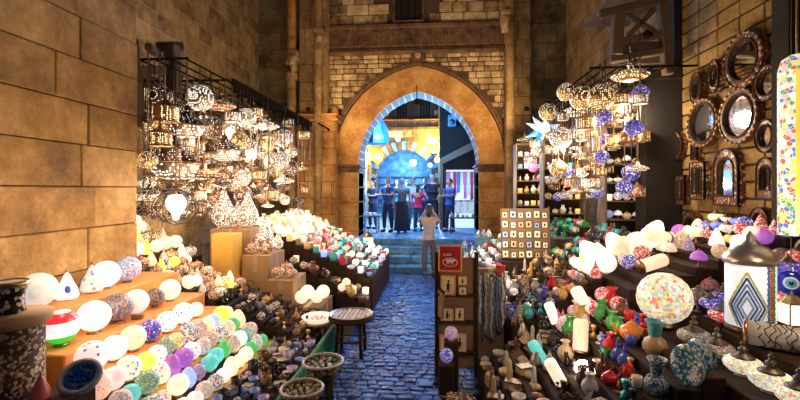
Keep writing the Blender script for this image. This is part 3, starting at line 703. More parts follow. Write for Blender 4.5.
kind('candle', 'glass_candle_holder', 'candle holder', [('g', L_([(0, 0), (.5, 0), (.75, .1), (.8, 1.6), (.74, 1.6), (.7, .2), (0, .2)], 14).lathe([(0, .25), (.5, .25), (.55, 1.2), (0, 1.25)], 10, 1), ['objglow', 'hot'], None)])
kind('candleu', 'coloured_glass_tumbler', 'glass', [('g', L_([(0, 0), (.6, 0), (.75, .1), (.85, 1.6), (.78, 1.6), (.68, .2), (0, .2)], 14), ['objgloss'], None)])
kind('plate', 'painted_plate', 'plate', [('p', L_([(0, .04), (.5, .04), (.62, .1), (.98, .2), (1.0, .16), (.62, .03), (.5, 0), (0, 0)], 28, mat=Matrix.Rotation(PI/2, 4, 'X')), ['bluewhite'], None)])
def frame_kind(key, w, h, name='framed_picture', cat='picture'):
    f = MB(); t = .16
    for a, b, c, d in ((-w, -w+t, 0, 2*h), (w-t, w, 0, 2*h), (-w+t, w-t, 0, t), (-w+t, w-t, 2*h-t, 2*h)): f.cbox(a, b, -.08, .08, c, d, .03)
    p = MB().box(-w+t, w-t, -.02, .04, t, 2*h-t)
    d = MB(); r = random.Random(key)
    d.ball((0, -.03, h*.85), (w*.22, .015, h*.42), 10, 6); d.ball((w*.05, -.03, h*1.4), (w*.15, .015, h*.14), 8, 5); d.tube([(-w*.3, -.03, h*.4), (w*.35, -.03, h*.4)], .03, 5); d.tube([(w*.1, -.03, h*1.1), (w*.4, -.03, h*1.0), (w*.42, -.03, h*.7)], .03, 5)
    kind(key, name, cat, [('frame', f, ['obj'], None), ('picture', p, [plain('papyrus', (.80, .66, .42), .8)], None), ('figure', d, [plain('black_ink', (.03, .02, .02), .6)], 'picture')])
frame_kind('frame_p', .75, 1.0); frame_kind('frame_s', .85, .85)
kind('frame_t', 'small_framed_picture', 'picture', [('frame', MB().cbox(-.85, .85, -.08, .08, 0, .16, .03).cbox(-.85, .85, -.08, .08, 1.74, 1.9, .03).cbox(-.85, -.69, -.08, .08, .16, 1.74, .03).cbox(.69, .85, -.08, .08, .16, 1.74, .03), ['shelf'], None), ('picture', MB().box(-.69, .69, -.02, .04, .16, 1.74).ball((0, -.02, .9), (.25, .02, .4), 8, 5, 1), ['obj', 'dark'], None)])
kind('evil', 'evil_eye_disc', 'charm', [('blue_disc', L_([(0, -.12), (.8, -.10), (1, 0), (.8, .10), (0, .12)], 28, mat=Matrix.Rotation(PI/2, 4, 'X')), [plain('cobalt_glass', (.015, .03, .5), .08)], None),
    ('white_ring', L_([(0, .13), (.52, .12), (.56, .08), (.5, .0)], 24, mat=Matrix.Rotation(PI/2, 4, 'X')), [plain('white_glass', (.75, .85, .9), .1)], None),
    ('pale_iris', L_([(0, .15), (.36, .14), (.38, .1), (.3, .0)], 20, mat=Matrix.Rotation(PI/2, 4, 'X')), [plain('aqua_glass', (.1, .5, .75), .1)], None),
    ('pupil', L_([(0, .17), (.17, .16), (.19, .1), (.1, .0)], 16, mat=Matrix.Rotation(PI/2, 4, 'X')), [plain('black_glass', (.01, .01, .02), .08)], None)])
def neck_mb():
    g = MB(); r = random.Random(3)
    for k in range(6):
        x = -.5+.2*k; L = r.uniform(1.4, 2.0); g.tube([(x, 0, 0), (x+.03, .02, -L*.5), (x-.02, 0, -L)], [.05, .07, .05], 5); g.ball((x-.02, 0, -L), (.09, .09, .12), 7, 5)
    g.tube([(-.6, 0, 0), (.6, 0, 0)], .05, 6); return g
kind('necks', 'bead_necklaces', 'necklace', [('n', neck_mb(), ['beads'], None)])
kind('cloth_roll', 'folded_scarf', 'scarf', [('n', MB().cbox(-1, 1, -.6, .6, 0, .28, .1), ['cloth'], None)])
# ------------------------------------------------------------------ mirrors
def mirror(px, py, hw, hh, label, oval=True, X=RX2-.05, mat='inlay_red', fw=.55, arch=False, mx=None, tilt=.0):
    """wall mirror centred where it hangs, half sizes in px of height; frame + glass + carved border"""
    p = at_x(px, py, X); d = depth(p); H = hh/F*d; W = H*hw
    e = empty('wall_mirror', (X, p.y, p.z), 0, 1, label, 'mirror', 'mirrors in inlaid frames on the right wall', rot=(0, tilt, -PI/2))
    fr, gl, bd = MB(), MB(), MB()
    def outline(k, n=40):
        if oval: return [(W*k*math.cos(2*PI*i/n), H*k*math.sin(2*PI*i/n)) for i in range(n)]
        if arch:
            P = [(-W*k, -H*k), (W*k, -H*k)]; return P+[(W*k*math.cos(PI*i/16), H*k-W*k+W*k*math.sin(PI*i/16)) for i in range(17)]
        return [(-W*k, -H*k), (W*k, -H*k), (W*k, H*k), (-W*k, H*k)]
    def ringm(mb, k0, k1, y0, y1):
        a, b = outline(k0), outline(k1); n = len(a)
        for i in range(n):
            q = [a[i], b[i], b[(i+1) % n], a[(i+1) % n]]
            v = [(x, y0, z) for x, z in q]+[(x, y1, z) for x, z in q]
            mb.add(v, [(0,1,2,3),(4,7,6,5),(0,4,5,1),(1,5,6,2),(2,6,7,3),(3,7,4,0)], 0)
    ringm(fr, fw, 1, -.05, .04); ringm(bd, fw-.02, fw+.05, -.062, -.03); bo = MB(); ringm(bo, .94, 1.0, -.062, -.03)
    gl.prism(outline(fw), -.025, .03, 'y')
    part('frame', fr, [mat], e); part('inner_moulding', bd, ['shelf'], e); part('outer_moulding', bo, ['shelf'], e); part('mirror_glass', gl, ['mirror'], e)
    if oval and hh > 20:
        t = MB(); 
        n = 96; t.tube([(W*.97*math.cos(2*PI*i/n), -.05, H*.97*math.sin(2*PI*i/n)) for i in range(n)], [.010+.007*(i % 4 > 1) for i in range(n)], 6, closed=True)
        part('beaded_edge', t, ['bronze'], e)
    return e
LITK = {'globe': 'glass_shade', 'egg': 'glass_shade', 'cone': 'glass_shade', 'bell': 'glass_shade', 'tube': 'glass_shade', 'turk': 'mosaic_shade', 'bowl': 'mosaic_bowl', 'squat': 'pierced_body', 'drop': 'pierced_body'}
MWORD = {'objglow': 'lit', 'mos_red': 'red mosaic', 'mos_blue': 'blue mosaic', 'dots': 'speckled', 'mos_fine': 'pastel mosaic', 'mos_obj': 'tinted mosaic', 'mos_multi': 'multicolour', 'spots': 'spotted', 'mos_unlit': 'dark mosaic', 'p_gold': 'gold', 'p_silver': 'silver', 'p_copper': 'copper', 'p_bronze': 'bronze', 'p_dark': 'dark', 'obj': 'matt', 'filigree': 'filigree', 'objglow_hot': 'bright'}
def bleacher(name, label, xa, xb, za, zb, n, y0, y1, mats, where, spec, rnd, group, sp=.13, excl=(), jit=.10, base=0, cat='display stand'):
    """many shallow steps rising away from the path, one row of goods on each; spec(i, y) gives (kinds, colours, size, finishes)"""
    lo, hi = min(xa, xb), max(xa, xb); cx, cy = (lo+hi)/2, (y0+y1)/2; t = (xb-xa)/n
    e = empty(name, (cx, cy, 0), label=label, cat=cat)
    for i in range(n):
        a, b = sorted((xa+t*i, xa+t*(i+1))); z = za+(zb-za)*i/max(1, n-1)
        part('step', MB().cbox(a-cx+.001, b-cx-.001, y0-cy, y1-cy, base, z, .006), [mats[i % len(mats)]], e)
        x = (a+b)/2; y = y0+sp*.6; j = 0
        while y < y1-sp*.4:
            sk = any(p <= x+abs(t)*.4 and x-abs(t)*.4 <= q and r_-sp*.4 <= y <= s_+sp*.4 for p, q, r_, s_ in excl)
            if not sk:
                ks, cs, size, fin_ = spec(i, y); k = rnd.choice(ks); c = rnd.choice(cs); s = size*rnd.uniform(.84, 1.1)
                if k in ('drop', 'tube'): s *= .62
                m = None; w_ = c; noun = KIND[k][0].replace('_', ' ')
                if k in LITK and fin_:
                    f_ = rnd.choice(fin_)
                    ok = f_.startswith('p_') if k in ('squat', 'drop') else not f_.startswith('p_')
                    if ok: m = {LITK[k]: f_}; w_ = c+' '+MWORD[f_] if not f_.startswith('p_') else MWORD[f_]
                if noun.startswith(w_): w_ = ''
                lab = ('%s %s %s, %s row up, %s along' % (w_, noun, where, ORD[i], ordn(j))).strip()
                spawn(k, (x+rnd.uniform(-jit, jit)*abs(t), y+rnd.uniform(-jit, jit)*sp, z), s, lab, COLS[c], rnd.uniform(-.7, .7), group, mats=m)
            y += sp; j += 1
    return e
def stepz(x, xa, xb, za, zb, n):
    i = int((x-xa)/((xb-xa)/n)); i = max(0, min(n-1, i)); return za+(zb-za)*i/max(1, n-1)
class Hung:
    """lanterns under one rack: keeps them off each other and under a rail"""
    def __init__(s, rails, top): s.rails = rails; s.top = top; s.L = []
    def free(s, x, y, z, r):
        for X, Y, Z, Rr in s.L:
            d = math.hypot(x-X, y-Y)
            if d < (r+Rr)*1.02 and not (z-.85*r > Z+1.15*Rr or Z-.85*Rr > z+1.15*r): return False
            if d < .5*max(r, Rr) : return False
            if z < Z and d < Rr*.55 or Z < z and d < r*.55: return False
        return True
    def find(s, px, py, rp):
        best = None
        for X in s.rails:
            p = at_x(px, py, X); r = rp/F*depth(p)
            if best is None: best = (p, r)
            if s.free(p.x, p.y, p.z, r): best = (p, r); break
        s.L.append((best[0].x, best[0].y, best[0].z, best[1])); return best
# ------------------------------------------------------------------ LEFT: lantern shop in the recess
RZ = 3.62
RAILS = [-3.05-.2*i for i in range(9)]
e = empty('lantern_rack', (-3.9, 7.6, RZ), label='black metal rack over the left lantern shop with lanterns hung from it', cat='rack')
for x in RAILS: part('rail', MB().tube([(x+3.9, -2.55, .02), (x+3.9, 2.9, .02)], .012, 6), ['black_metal'], e)
for y in range(6): part('crossbar', MB().tube([(-1.05, -2.5+y*1.05, .03), (.87, -2.5+y*1.05, .03)], .016, 6), ['black_metal'], e)
g = MB(); g.box(.84, .88, -1.3, 2.9, -.02, .09)
for i in range(34): y = -1.25+i*.12; g.cbox(.845, .875, y, y+.06, -.12-.05*(i % 3), 0, .01)
part('ornamental_fringe', g, ['black_metal'], e)
HL = Hung(RAILS, RZ)
# timber bracket at the corner of the near wall
e = empty('timber_bracket', (-3.25, LYE+.25, 3.2), label='dark weathered timber bracket frame at the corner above the lanterns', cat='bracket')
def tp(px, py, Y=LYE+.3): p = at_y(px, py, Y); return (p.x+3.25, p.y-LYE-.25, p.z-3.2)
def beam(a, b, w, nm, e=e):
    g = MB(); A, B = Vector(a), Vector(b); d = B-A; L = d.length; q = d.to_track_quat('X', 'Z').to_matrix().to_4x4()
    g.cbox(0, L, -w, w, -w, w, .015, mat=Matrix.Translation(A) @ q); return part(nm, g, ['timber'], e)
beam(tp(130, 38), tp(138, 128), .07, 'post'); beam(tp(133, 72), tp(168, 70, LYE+.9), .06, 'crossbeam')
beam(tp(172, 45, LYE+.9), tp(172, 92, LYE+.9), .08, 'post'); beam(tp(148, 46), tp(168, 64, LYE+.9), .045, 'brace'); beam(tp(156, 47, LYE+.9), tp(184, 47, LYE+1.1), .06, 'crossbeam')
beam(tp(176, 74, LYE+1), tp(200, 85, LYE+2.2), .03, 'brace')
p = at_x(176, 88, -3.3)
# hanging lanterns: (kind, px, py, radius px, X, finish, words)
D = [
 ('dome', 175, 166, 23, -3.05, 'p_dark', 'largest dark domed lantern with pierced body, nearest on the left rack'),
 ('orb', 177, 207, 9, -3.1, 'hot', None),
 ('dome', 187, 128, 17, -3.1, 'p_dark', 'pierced silver domed lantern just above the largest dark one'),
 ('orb', 200, 98, 13, -3.1, 'p_silver', 'white pierced ball lantern at the top by the timber bracket'),
 ('drum', 165, 115, 14, -3.3, 'p_gold', 'gold drum lantern behind the timber bracket'),
 ('drum', 160, 140, 12, -3.35, 'p_gold', 'gold drum lantern beside the corner of the near wall'),
 ('orb', 160, 97, 12, -3.5, 'p_bronze', 'brown ball lantern hung highest beside the timber post'),
 ('disc', 220, 106, 15, -3.1, 'p_copper', 'reddish copper saucer lantern under the rack'),
 ('orb', 212, 128, 12, -3.1, 'p_bronze', 'dark bronze ball lantern beside the pierced domed one'),
 ('orb', 231, 134, 11, -3.1, 'p_silver', 'silver ball lantern in the upper middle beside the bronze one'),
 ('orb', 246, 118, 10, -3.1, 'p_silver', 'bright pierced ball lantern high in the middle'),
 ('disc', 266, 126, 13, -3.1, 'p_silver', 'silver saucer lantern high right of the bright ball'),
 ('dome', 225, 152, 15, -3.0, 'p_bronze', 'purple-brown domed lantern in the middle of the display'),
 ('drum', 205, 150, 13, -3.2, 'p_silver', 'carved silver drum lantern left of the purple-brown dome'),
 ('orb', 247, 150, 12, -3.1, 'p_silver', 'pale ball lantern in the centre of the cluster'),
 ('orb', 266, 143, 11, -3.1, 'p_gold', 'cream glowing ball lantern right of centre'),
 ('orb', 284, 138, 9, -3.1, 'p_silver', 'small silver ball lantern high on the right end'),
 ('dome', 290, 152, 9, -3.1, 'p_copper', 'rosy domed lantern near the stone pier'),
 ('disc', 204, 175, 16, -3.1, 'p_copper', 'wide copper saucer lantern right of the largest dome'),
 ('dome', 225, 180, 13, -3.1, 'p_silver', 'silver domed lantern above the teardrop lanterns'),
 ('orb', 243, 178, 8, -3.1, 'p_silver', 'small silver ball lantern hung low in the middle'),
 ('drum', 258, 176, 9, -3.1, 'p_gold', 'small cream drum lantern low in the middle'),
 ('orb', 275, 162, 10, -3.1, 'p_silver', 'silver ball lantern low toward the pier'),
 ('orb', 291, 168, 8, -3.1, 'p_bronze', 'brown ball lantern low beside the pier'),
 ('disc', 284, 181, 10, -3.1, 'p_silver', 'silver saucer lantern lowest by the pier'),
 ('orb', 148, 160, 9, -3.6, 'p_gold', 'small gold ball lantern tucked beside the near wall'),
 ('dome', 150, 195, 10, -3.5, 'p_silver', 'white domed lantern low beside the near wall'),
 ('drum', 198, 196, 9, -3.3, 'p_silver', 'small drum lantern right of the lantern of crossed rings'),
 ('orb', 216, 199, 8, -3.4, 'p_copper', 'small copper ball lantern above the yellow box'),
 ('drum', 269, 195, 8, -3.3, 'p_gold', 'little gold drum lantern hung above the teardrops at right'),
]
p = at_x(176, 207, -3.05); HL.L.append((p.x, p.y, p.z, 21/F*depth(p)))
for k, px, py, rp, X, fin_, lab in D:
    if lab is None: continue
    p, s = HL.find(px, py, rp)
    if k == 'dome': m = {'onion_cap': 'p_bronze' if fin_ == 'p_silver' else fin_, 'pierced_body': 'p_silver'}
    elif k == 'orb': m = {'pierced_globe': fin_}
    else: m = {'pierced_body': fin_}
    hang(k, p, s, RZ, lab, mats=m, group='metal lanterns hanging in the left shop')
# ringed lantern with a white glass inside
p = at_x(176, 207, -3.05); s = 21/F*depth(p)
e = empty('ring_lantern', p, 0, s, 'lantern of crossed metal rings with a bright white glass heart', 'lantern')
for nm, rot in (('ring', (0, 0, 0)), ('ring', (0, 0, PI/2)), ('ring', (PI/2, 0, 0))):
    g = MB().tube([(math.cos(2*PI*i/32), 0, .8*math.sin(2*PI*i/32)) for i in range(32)] if nm else [], .035, 6, closed=True); part(nm, g, ['iron'], e, rot=rot if rot[0] == 0 else (0, 0, PI/4))
part('glass_heart', L_([(0, -.65), (.12, -.6), (.2, -.3), (.42, 0), (.46, .3), (.3, .55), (0, .62)], 16), ['objglow_hot'], e, color=(1, .95, .9))
link('chain', CH, e, (0, 0, .6), scale=(1/s, 1/s, (RZ-p.z-.6*s)/s))
# lanterns filling the depth of the recess
r = random.Random(31); adj = ['bronze', 'silver', 'gold', 'copper', 'dark iron']; mt = ['p_bronze', 'p_silver', 'p_gold', 'p_copper', 'p_dark']; kk = ['orb', 'dome', 'drum', 'disc']
cnt = 0; tries = 0; seen_ = {}; acc = []
while cnt < 150 and tries < 30000:
    tries += 1; px = r.uniform(138, 306); py = r.uniform(88, 196)+max(0, px-250)*.15+(22 if px < 215 and r.random() < .3 else 0); X = r.choice(RAILS)
    p = at_x(px, py, X); s = r.uniform(.105, .165)
    if not (5.0 < p.y < 10.4 and p.z+1.5*s < RZ and HL.free(p.x, p.y, p.z, s)): continue
    if p.y > 10.2: continue
    HL.L.append((p.x, p.y, p.z, s)); acc.append((px, p, s, r.randrange(5), r.choice(kk))); cnt += 1
for px, p, s, j, k in sorted(acc, key=lambda q: q[0]):
    nm = 'pierced_globe' if k == 'orb' else 'pierced_body'
    col_ = 'far end' if p.y > 8.6 else ('middle' if p.y > 6.8 else 'near end'); lv = 'top' if p.z > 3.0 else ('middle' if p.z > 2.5 else 'low'); key = (j, k, col_, lv); seen_[key] = seen_.get(key, 0)+1
    hang(k, p, s, RZ, '%s %s lantern, %s of left rack, %s level, %s from left' % (adj[j], {'orb': 'ball', 'dome': 'domed', 'drum': 'drum', 'disc': 'saucer'}[k], col_, lv, ORD[seen_[key]-1]),
         mats={nm: mt[j]}, group='metal lanterns hanging in the left shop')
print('HUNG', cnt)
# point light: bulbs among the lanterns, and added fill elsewhere
def bulb_or_fill_light(loc, power, col=(1, .70, .38), rad=.12):
    l = bpy.data.lights.new('bulb', 'POINT'); l.energy = power; l.color = col; l.shadow_soft_size = rad
    o = bpy.data.objects.new('bulb_or_fill_light', l); COL.objects.link(o); o.location = loc; return o
# ------------------------------------------------------------------ stands: solid tiers along the street
def stand(name, label, tiers, y0, y1, mats, cat='display stand', pn='step', base=0):
    e = empty(name, ((tiers[0][0]+tiers[-1][1])/2, (y0+y1)/2, 0), label=label, cat=cat)
    cx, cy = e.location.x, e.location.y
    for i, (x0, x1, z) in enumerate(tiers):
        g = MB().cbox(x0-cx+.001, x1-cx-.001, y0-cy, y1-cy, base, z, .01); part(pn, g, [mats[i % len(mats)]], e)
    return e
COLS = {'white': (1, .93, .86), 'cream': (1, .86, .62), 'pink': (1, .62, .58), 'salmon': (1, .55, .38), 'teal': (.10, .55, .5), 'blue': (.10, .16, .75), 'pale blue': (.35, .50, .95), 'grey': (.55, .58, .55), 'mauve': (.30, .20, .32),
        'olive': (.50, .55, .22), 'yellow': (.95, .85, .12), 'purple': (.35, .10, .45), 'red': (.75, .04, .05), 'green': (.08, .45, .12), 'black': (.03, .03, .03), 'brown': (.20, .09, .04), 'gold': (.8, .5, .15), 'bronze': (.35, .2, .1),
        'peach': (1, .70, .48), 'orange': (.85, .30, .06), 'dark': (.06, .04, .04), 'silver': (.6, .6, .6), 'turquoise': (.10, .62, .62), 'sandy': (.65, .48, .3), 'pale pink': (1, .78, .74), 'lilac': (.65, .5, .85)}
LF = [(-3.36, -2.92, 1.08), (-2.92, -2.60, .85), (-2.60, -2.32, .70)]
stand('stepped_display', 'orange-clad stepped display below the near left wall, covered in lit glass shades', LF, 2.84, 4.72, ['orangecard'])
def place(kind_, px, py, rp, X, ztop, label, color, mats=None, cf=1.12, group='glass lamps on the left stepped display', rot=None, rz=0, sz=1):
    """a lamp whose centre shows at px,py in the row at X, standing on ztop"""
    p = at_x(px, py, X); s = rp/F*depth(p)
    return spawn(kind_, (X, p.y, ztop), (s, s, s*sz), label, COLS.get(color, color), rz, group, rot, mats=mats)
# row 1 (against the wall)
for k, px, py, rp, c, m, lab in [
    ('globe', 38, 293, 17, 'grey', None, 'largest grey frosted glass globe, first along the near left wall'),
    ('cone', 67, 290, 12, 'white', 'dots', 'white cone shade with dark dots and a blue oval patch'),
    ('cone', 92, 282, 12, 'grey', 'spots', 'grey cone shade with coloured spots, by the near left wall'),
    ('globe', 106, 276, 13, 'white', None, 'plain white glass globe between grey cone and blue globe'),
    ('globe', 128, 271, 12, 'pale blue', 'mos_obj', 'pale blue mosaic globe at the far end of the wall row')]:
    o = place(k, px, py, rp, -3.12, 1.08, lab, c, {'glass_shade': m} if m else None)
    if px == 67: part('blue_patch', MB().ball((.42, -.42, .95), (.26, .22, .36), 12, 8), ['objgloss'], o, color=(.05, .12, .7))
# oval blue patch of the dotted cone
for k, px, py, rp, c, m, lab in [
    ('globe', 94, 314, 15, 'white', 'dots', 'white globe speckled with dark dots beside the tricolour dish'),
    ('globe', 118, 305, 14, 'mauve', 'mos_unlit', 'dark mauve mosaic globe in the second row'),
    ('globe', 136, 297, 12, 'pink', None, 'pale pink glass globe right of the mauve one'),
    ('globe', 155, 292, 9, 'dark', 'mos_unlit', 'dark globe with coloured mosaic chips in the second row of the orange steps'),
    ('globe', 170, 290, 10, 'cream', None, 'cream glass globe at the far end of the second row')]:
    place(k, px, py, rp, -2.78, .85, lab, c, {'glass_shade': m} if m else None)
# tricolour dish lamp: red, white and green bands
p = at_x(64, 326, -2.78); s = 17.5/F*depth(p)
e = empty('striped_globe_lamp', (-2.80, p.y, .85), 0, (s*.8, s*1.0, s*.95), 'lamp banded red, white and green, brightly lit, at the near end', 'lamp')
part('lamp_base', L_(foot), ['bronze'], e)
for nm, a, b, c in (('green_band', 0, 62, (.03, .55, .03)), ('white_band', 62, 112, (1, 1, 1)), ('red_band', 112, 150, (.8, .03, .04)), ('patterned_crown', 150, 180, (.8, .85, 1))):
    part(nm, L_(ballprof(1, 1.12, a, b, 6), 24), ['objglow' if nm != 'patterned_crown' else 'dots'], e, color=c)
# row 3
R3 = [(92, 363, 15, 'pale pink', 'spots', 'globe'), (114, 351, 12, 'white', 'dots', 'globe'), (133, 342, 12, 'peach', 'dots', 'globe'), (150, 331, 10.5, 'blue', 'mos_blue', 'globe'), (167, 325, 10, 'white', 'spots', 'globe'), (183, 317, 10, 'white', 'spots', 'globe'), (196, 312, 7, 'cream', 'dots', 'globe')]
def lamprow(L, X, zt, rown, grp='glass lamps on the left stepped display'):
    for i, (px, py, rp, c, m, k) in enumerate(L):
        desc = {'dots': 'speckled', 'spots': 'spotted', 'mos_blue': 'deep mosaic', 'mos_obj': 'mosaic', 'mos_multi': 'multicolour mosaic', 'mos_red': 'red mosaic', None: 'plain', 'mos_unlit': 'dark mosaic'}[m]
        place(k, px, py, rp, X, zt, '%s %s glass shade, %s from the near end, %s row of orange steps' % (c, desc, ORD[i], rown), c, {'glass_shade': m} if m else None, group=grp)
lamprow(R3, -2.46, .70, 'third')
cyc = [('salmon', None), ('olive', 'dots'), ('cream', None), ('teal', 'dots'), ('white', 'dots'), ('salmon', 'spots'), ('teal', 'mos_obj'), ('white', 'spots'), ('pale blue', 'spots'), ('peach', None), ('white', 'mos_obj'), ('purple', 'mos_obj')]
def autorow(X, zt, ya, yb, rad, rown, off=0, kinds=('globe',), step=2.12, rnd=random.Random(2)):
    y = ya; i = 0; Lr = []
    while y < yb and i < 20:
        c, m = cyc[(i+off) % len(cyc)]; k = kinds[i % len(kinds)]; s = rad*rnd.uniform(.9, 1.08)
        desc = {'dots': 'speckled', 'spots': 'spotted', 'mos_obj': 'mosaic', None: 'plain'}[m]
        spawn(k, (X, y, zt), s, '%s %s glass shade, %s from the near end in the %s row of the orange steps' % (c, desc, ORD[i], rown), COLS[c], 0, 'glass lamps on the left stepped display', mats={'glass_shade': m} if m else None)
        y += rad*step; i += 1
rr = random.Random(7)
bleacher('stepped_display', 'lower lamp steps beside the orange ones, packed with small lit shades', -1.76, -2.31, .34, .61, 4, 2.62, 4.72, ['yellow', 'shelf'], 'on the lower lamp steps',
    lambda i, y: (['globe', 'globe', 'globe', 'egg'], ['salmon', 'cream', 'white', 'peach', 'pale pink', 'peach', 'cream', 'salmon', 'pink', 'white', 'cream', 'teal', 'pale blue', 'yellow', 'purple', 'green'], (.070, .072, .078, .083)[i], ['objglow', 'dots', 'spots', 'mos_obj', 'objglow', 'mos_obj', 'mos_multi', 'objglow']), rr, 'glass lamps on the lower lamp steps', sp=.150, jit=.14)
# far end of the steps: dark metal trinkets
grp_id = [0]
def scatter(x0, x1, y0, y1, z, sp, kinds, where, size, cols, rnd, group, rowname='row from the path', flip=False, jit=.12, near='near end', mats=None):
    nx = max(1, int((x1-x0)/sp)); ny = max(1, int((y1-y0)/sp)); out = []
    for ix in range(nx):
        for iy in range(ny):
            k = rnd.choice(kinds); c = rnd.choice(cols); s = size*rnd.uniform(.85, 1.1)
            x = x0+sp*(ix+.5)+rnd.uniform(-jit, jit)*sp; y = y0+sp*(iy+.5)+rnd.uniform(-jit, jit)*sp
            ri = (nx-1-ix) if not flip else ix
            noun = KIND[k][0].replace('_', ' ')
            if c.split()[-1] in noun: lab0 = noun
            else: lab0 = c+' '+noun
            lab = '%s %s, %s row, %s along' % (lab0, where, ORD[min(ri, 19)], ordn(iy))
            if len(lab.split()) > 16: lab = '%s %s, %s row' % (lab0, where, ORD[ri])
            spawn(k, (x, y, z), s, lab, COLS[c], rnd.uniform(-.6, .6) if k not in ('frame_t',) else 0, group, mats=mats)
rr = random.Random(8)
dkc = ['bronze', 'brown', 'gold', 'dark', 'silver', 'sandy']
def spd(i, y):
    if i > 7: return (['squat', 'drop', 'globe', 'shell', 'cone', 'squat'], ['cream', 'yellow', 'peach', 'gold', 'white'], .072, ['p_gold', 'p_silver', 'objglow', 'dots'])
    return (['catf', 'bust', 'vase', 'bottle', 'tea', 'squat', 'shell'], ['bronze', 'brown', 'gold', 'dark', 'silver', 'sandy', 'black'], .052, ['p_bronze', 'p_copper'])
bleacher('stepped_display', 'crowded steps of dark metal ornaments and golden lit pieces past the orange steps', -1.36, -3.36, .30, 1.02, 14, 4.76, 5.70, ['shelf'], 'past the orange steps', spd, rr, 'ornaments past the orange steps', sp=.135)
# yellow-lit pile between the near wall and the yellow box
bleacher('lantern_steps', 'stepped stand inside the left recess, crowded with glowing lanterns', -3.46, -4.7, 1.05, 1.62, 6, 4.86, 6.2, ['shelf'], 'on the recess steps',
    lambda i, y: (['drop', 'squat', 'globe', 'squat', 'cone'], ['cream', 'peach', 'white', 'yellow'], .095, ['p_gold', 'p_silver', 'objglow', 'dots']), rr, 'lit lanterns on the recess steps', sp=.205)
# yellow box and cardboard cartons
def carton(x0, x1, y0, y1, z0, z1, label, mat='card', name='cardboard_carton', tape=True, flaps=False):
    cx, cy = (x0+x1)/2, (y0+y1)/2; e = empty(name, (cx, cy, z0), label=label, cat='box', group=None)
    w, d, h = (x1-x0)/2, (y1-y0)/2, z1-z0
    g = MB().cbox(-w, w, -d, d, 0, h, .008); part('carton_body', g, [mat], e)
    if tape:
        g = MB().box(-.03, .03, -d-.003, -d, h*.55, h).box(-.03, .03, -d, d, h, h+.003).box(w, w+.003, -.03, .03, h*.5, h); part('tape_strip', g, ['tape'], e)
        g = MB(); 
        for k in range(3): g.box(-w*.6, -w*.6+.08+.04*(k % 2), -d-.002, -d, h*.3-.03*k, h*.3+.012-.03*k)
        part('printed_mark', g, ['card_dark'], e)
    return e
p = at_x(218, 262, -2.95)
carton(-3.12, -2.80, 5.82, 6.1, .62, 1.40, 'tall narrow yellow board box standing on a carton', 'yellow', 'yellow_box', tape=False)
carton(-3.2, -2.75, 5.78, 6.3, 0, .62, 'large carton under the tall yellow box')
STK = [(-3.42, -2.78, 6.33, 6.95, 0, .7, 'large brown carton at the bottom behind the yellow box'), (-3.42, -2.78, 6.34, 6.93, .7, 1.42, 'brown carton under the tallest teardrop lanterns'),
       (-2.76, -2.35, 5.95, 6.7, 0, .55, 'wide carton on the ground right of the yellow box'), (-2.76, -2.36, 6.0, 6.65, .55, 1.08, 'carton under the round copper lanterns'),
       (-2.33, -1.93, 5.75, 6.5, 0, .42, 'low carton at the path end of the carton stack'), (-2.33, -1.95, 5.85, 6.45, .42, .76, 'small carton carrying the glowing lantern cluster'),
       (-1.9, -1.5, 5.6, 6.3, 0, .46, 'last low carton beside the round bead table')]
for i, q in enumerate(STK): carton(*q[:6], q[6], 'card' if i % 2 else 'card_dark')
TD = [(-3.28, 6.5, 1.42, .185, 'tallest silver teardrop lantern left in the lit group'), (-2.95, 6.62, 1.42, .17, 'tall silver teardrop lantern second from the left'), (-3.2, 6.80, 1.42, .12, 'small silver teardrop lantern behind the two tallest'),
      (-2.62, 6.5, 1.08, .15, 'silver teardrop lantern on the lower carton'), (-2.45, 6.6, 1.08, .085, 'smallest silver teardrop lantern at the right of the group')]
for x, y, z, s, lab in TD: spawn('drop', (x, y, z), s, lab, group='silver teardrop lanterns on the cartons')
for x, y, z, s, lab in [(-3.05, 6.41, 1.42, .06, 'round copper lantern in front of the tallest teardrops'), (-2.66, 6.12, 1.08, .10, 'round copper lantern lit inside, left on the lower carton'), (-2.45, 6.2, 1.08, .10, 'round copper lantern beside the left lit one'),
                        (-2.22, 6.0, .76, .10, 'rosy round lantern on the small carton, left'), (-2.03, 6.02, .76, .085, 'rosy round lantern on the small carton, right'), (-2.2, 6.28, .76, .11, 'glowing round lantern at the back of the small carton')]:
    spawn('squat', (x, y, z), s, lab, group='round copper lanterns on the cartons')
for j, (x, y, s) in enumerate([(-1.8, 5.75, .09), (-1.6, 5.8, .085), (-1.79, 5.98, .10), (-1.58, 6.05, .095)]):
    spawn('globe', (x, y, .46), s, 'cream glass globe on the last low carton, %s of four' % ORD[j], COLS['cream'], 0, 'cream glass globes on the last carton', mats={'glass_shade': 'objglow'})
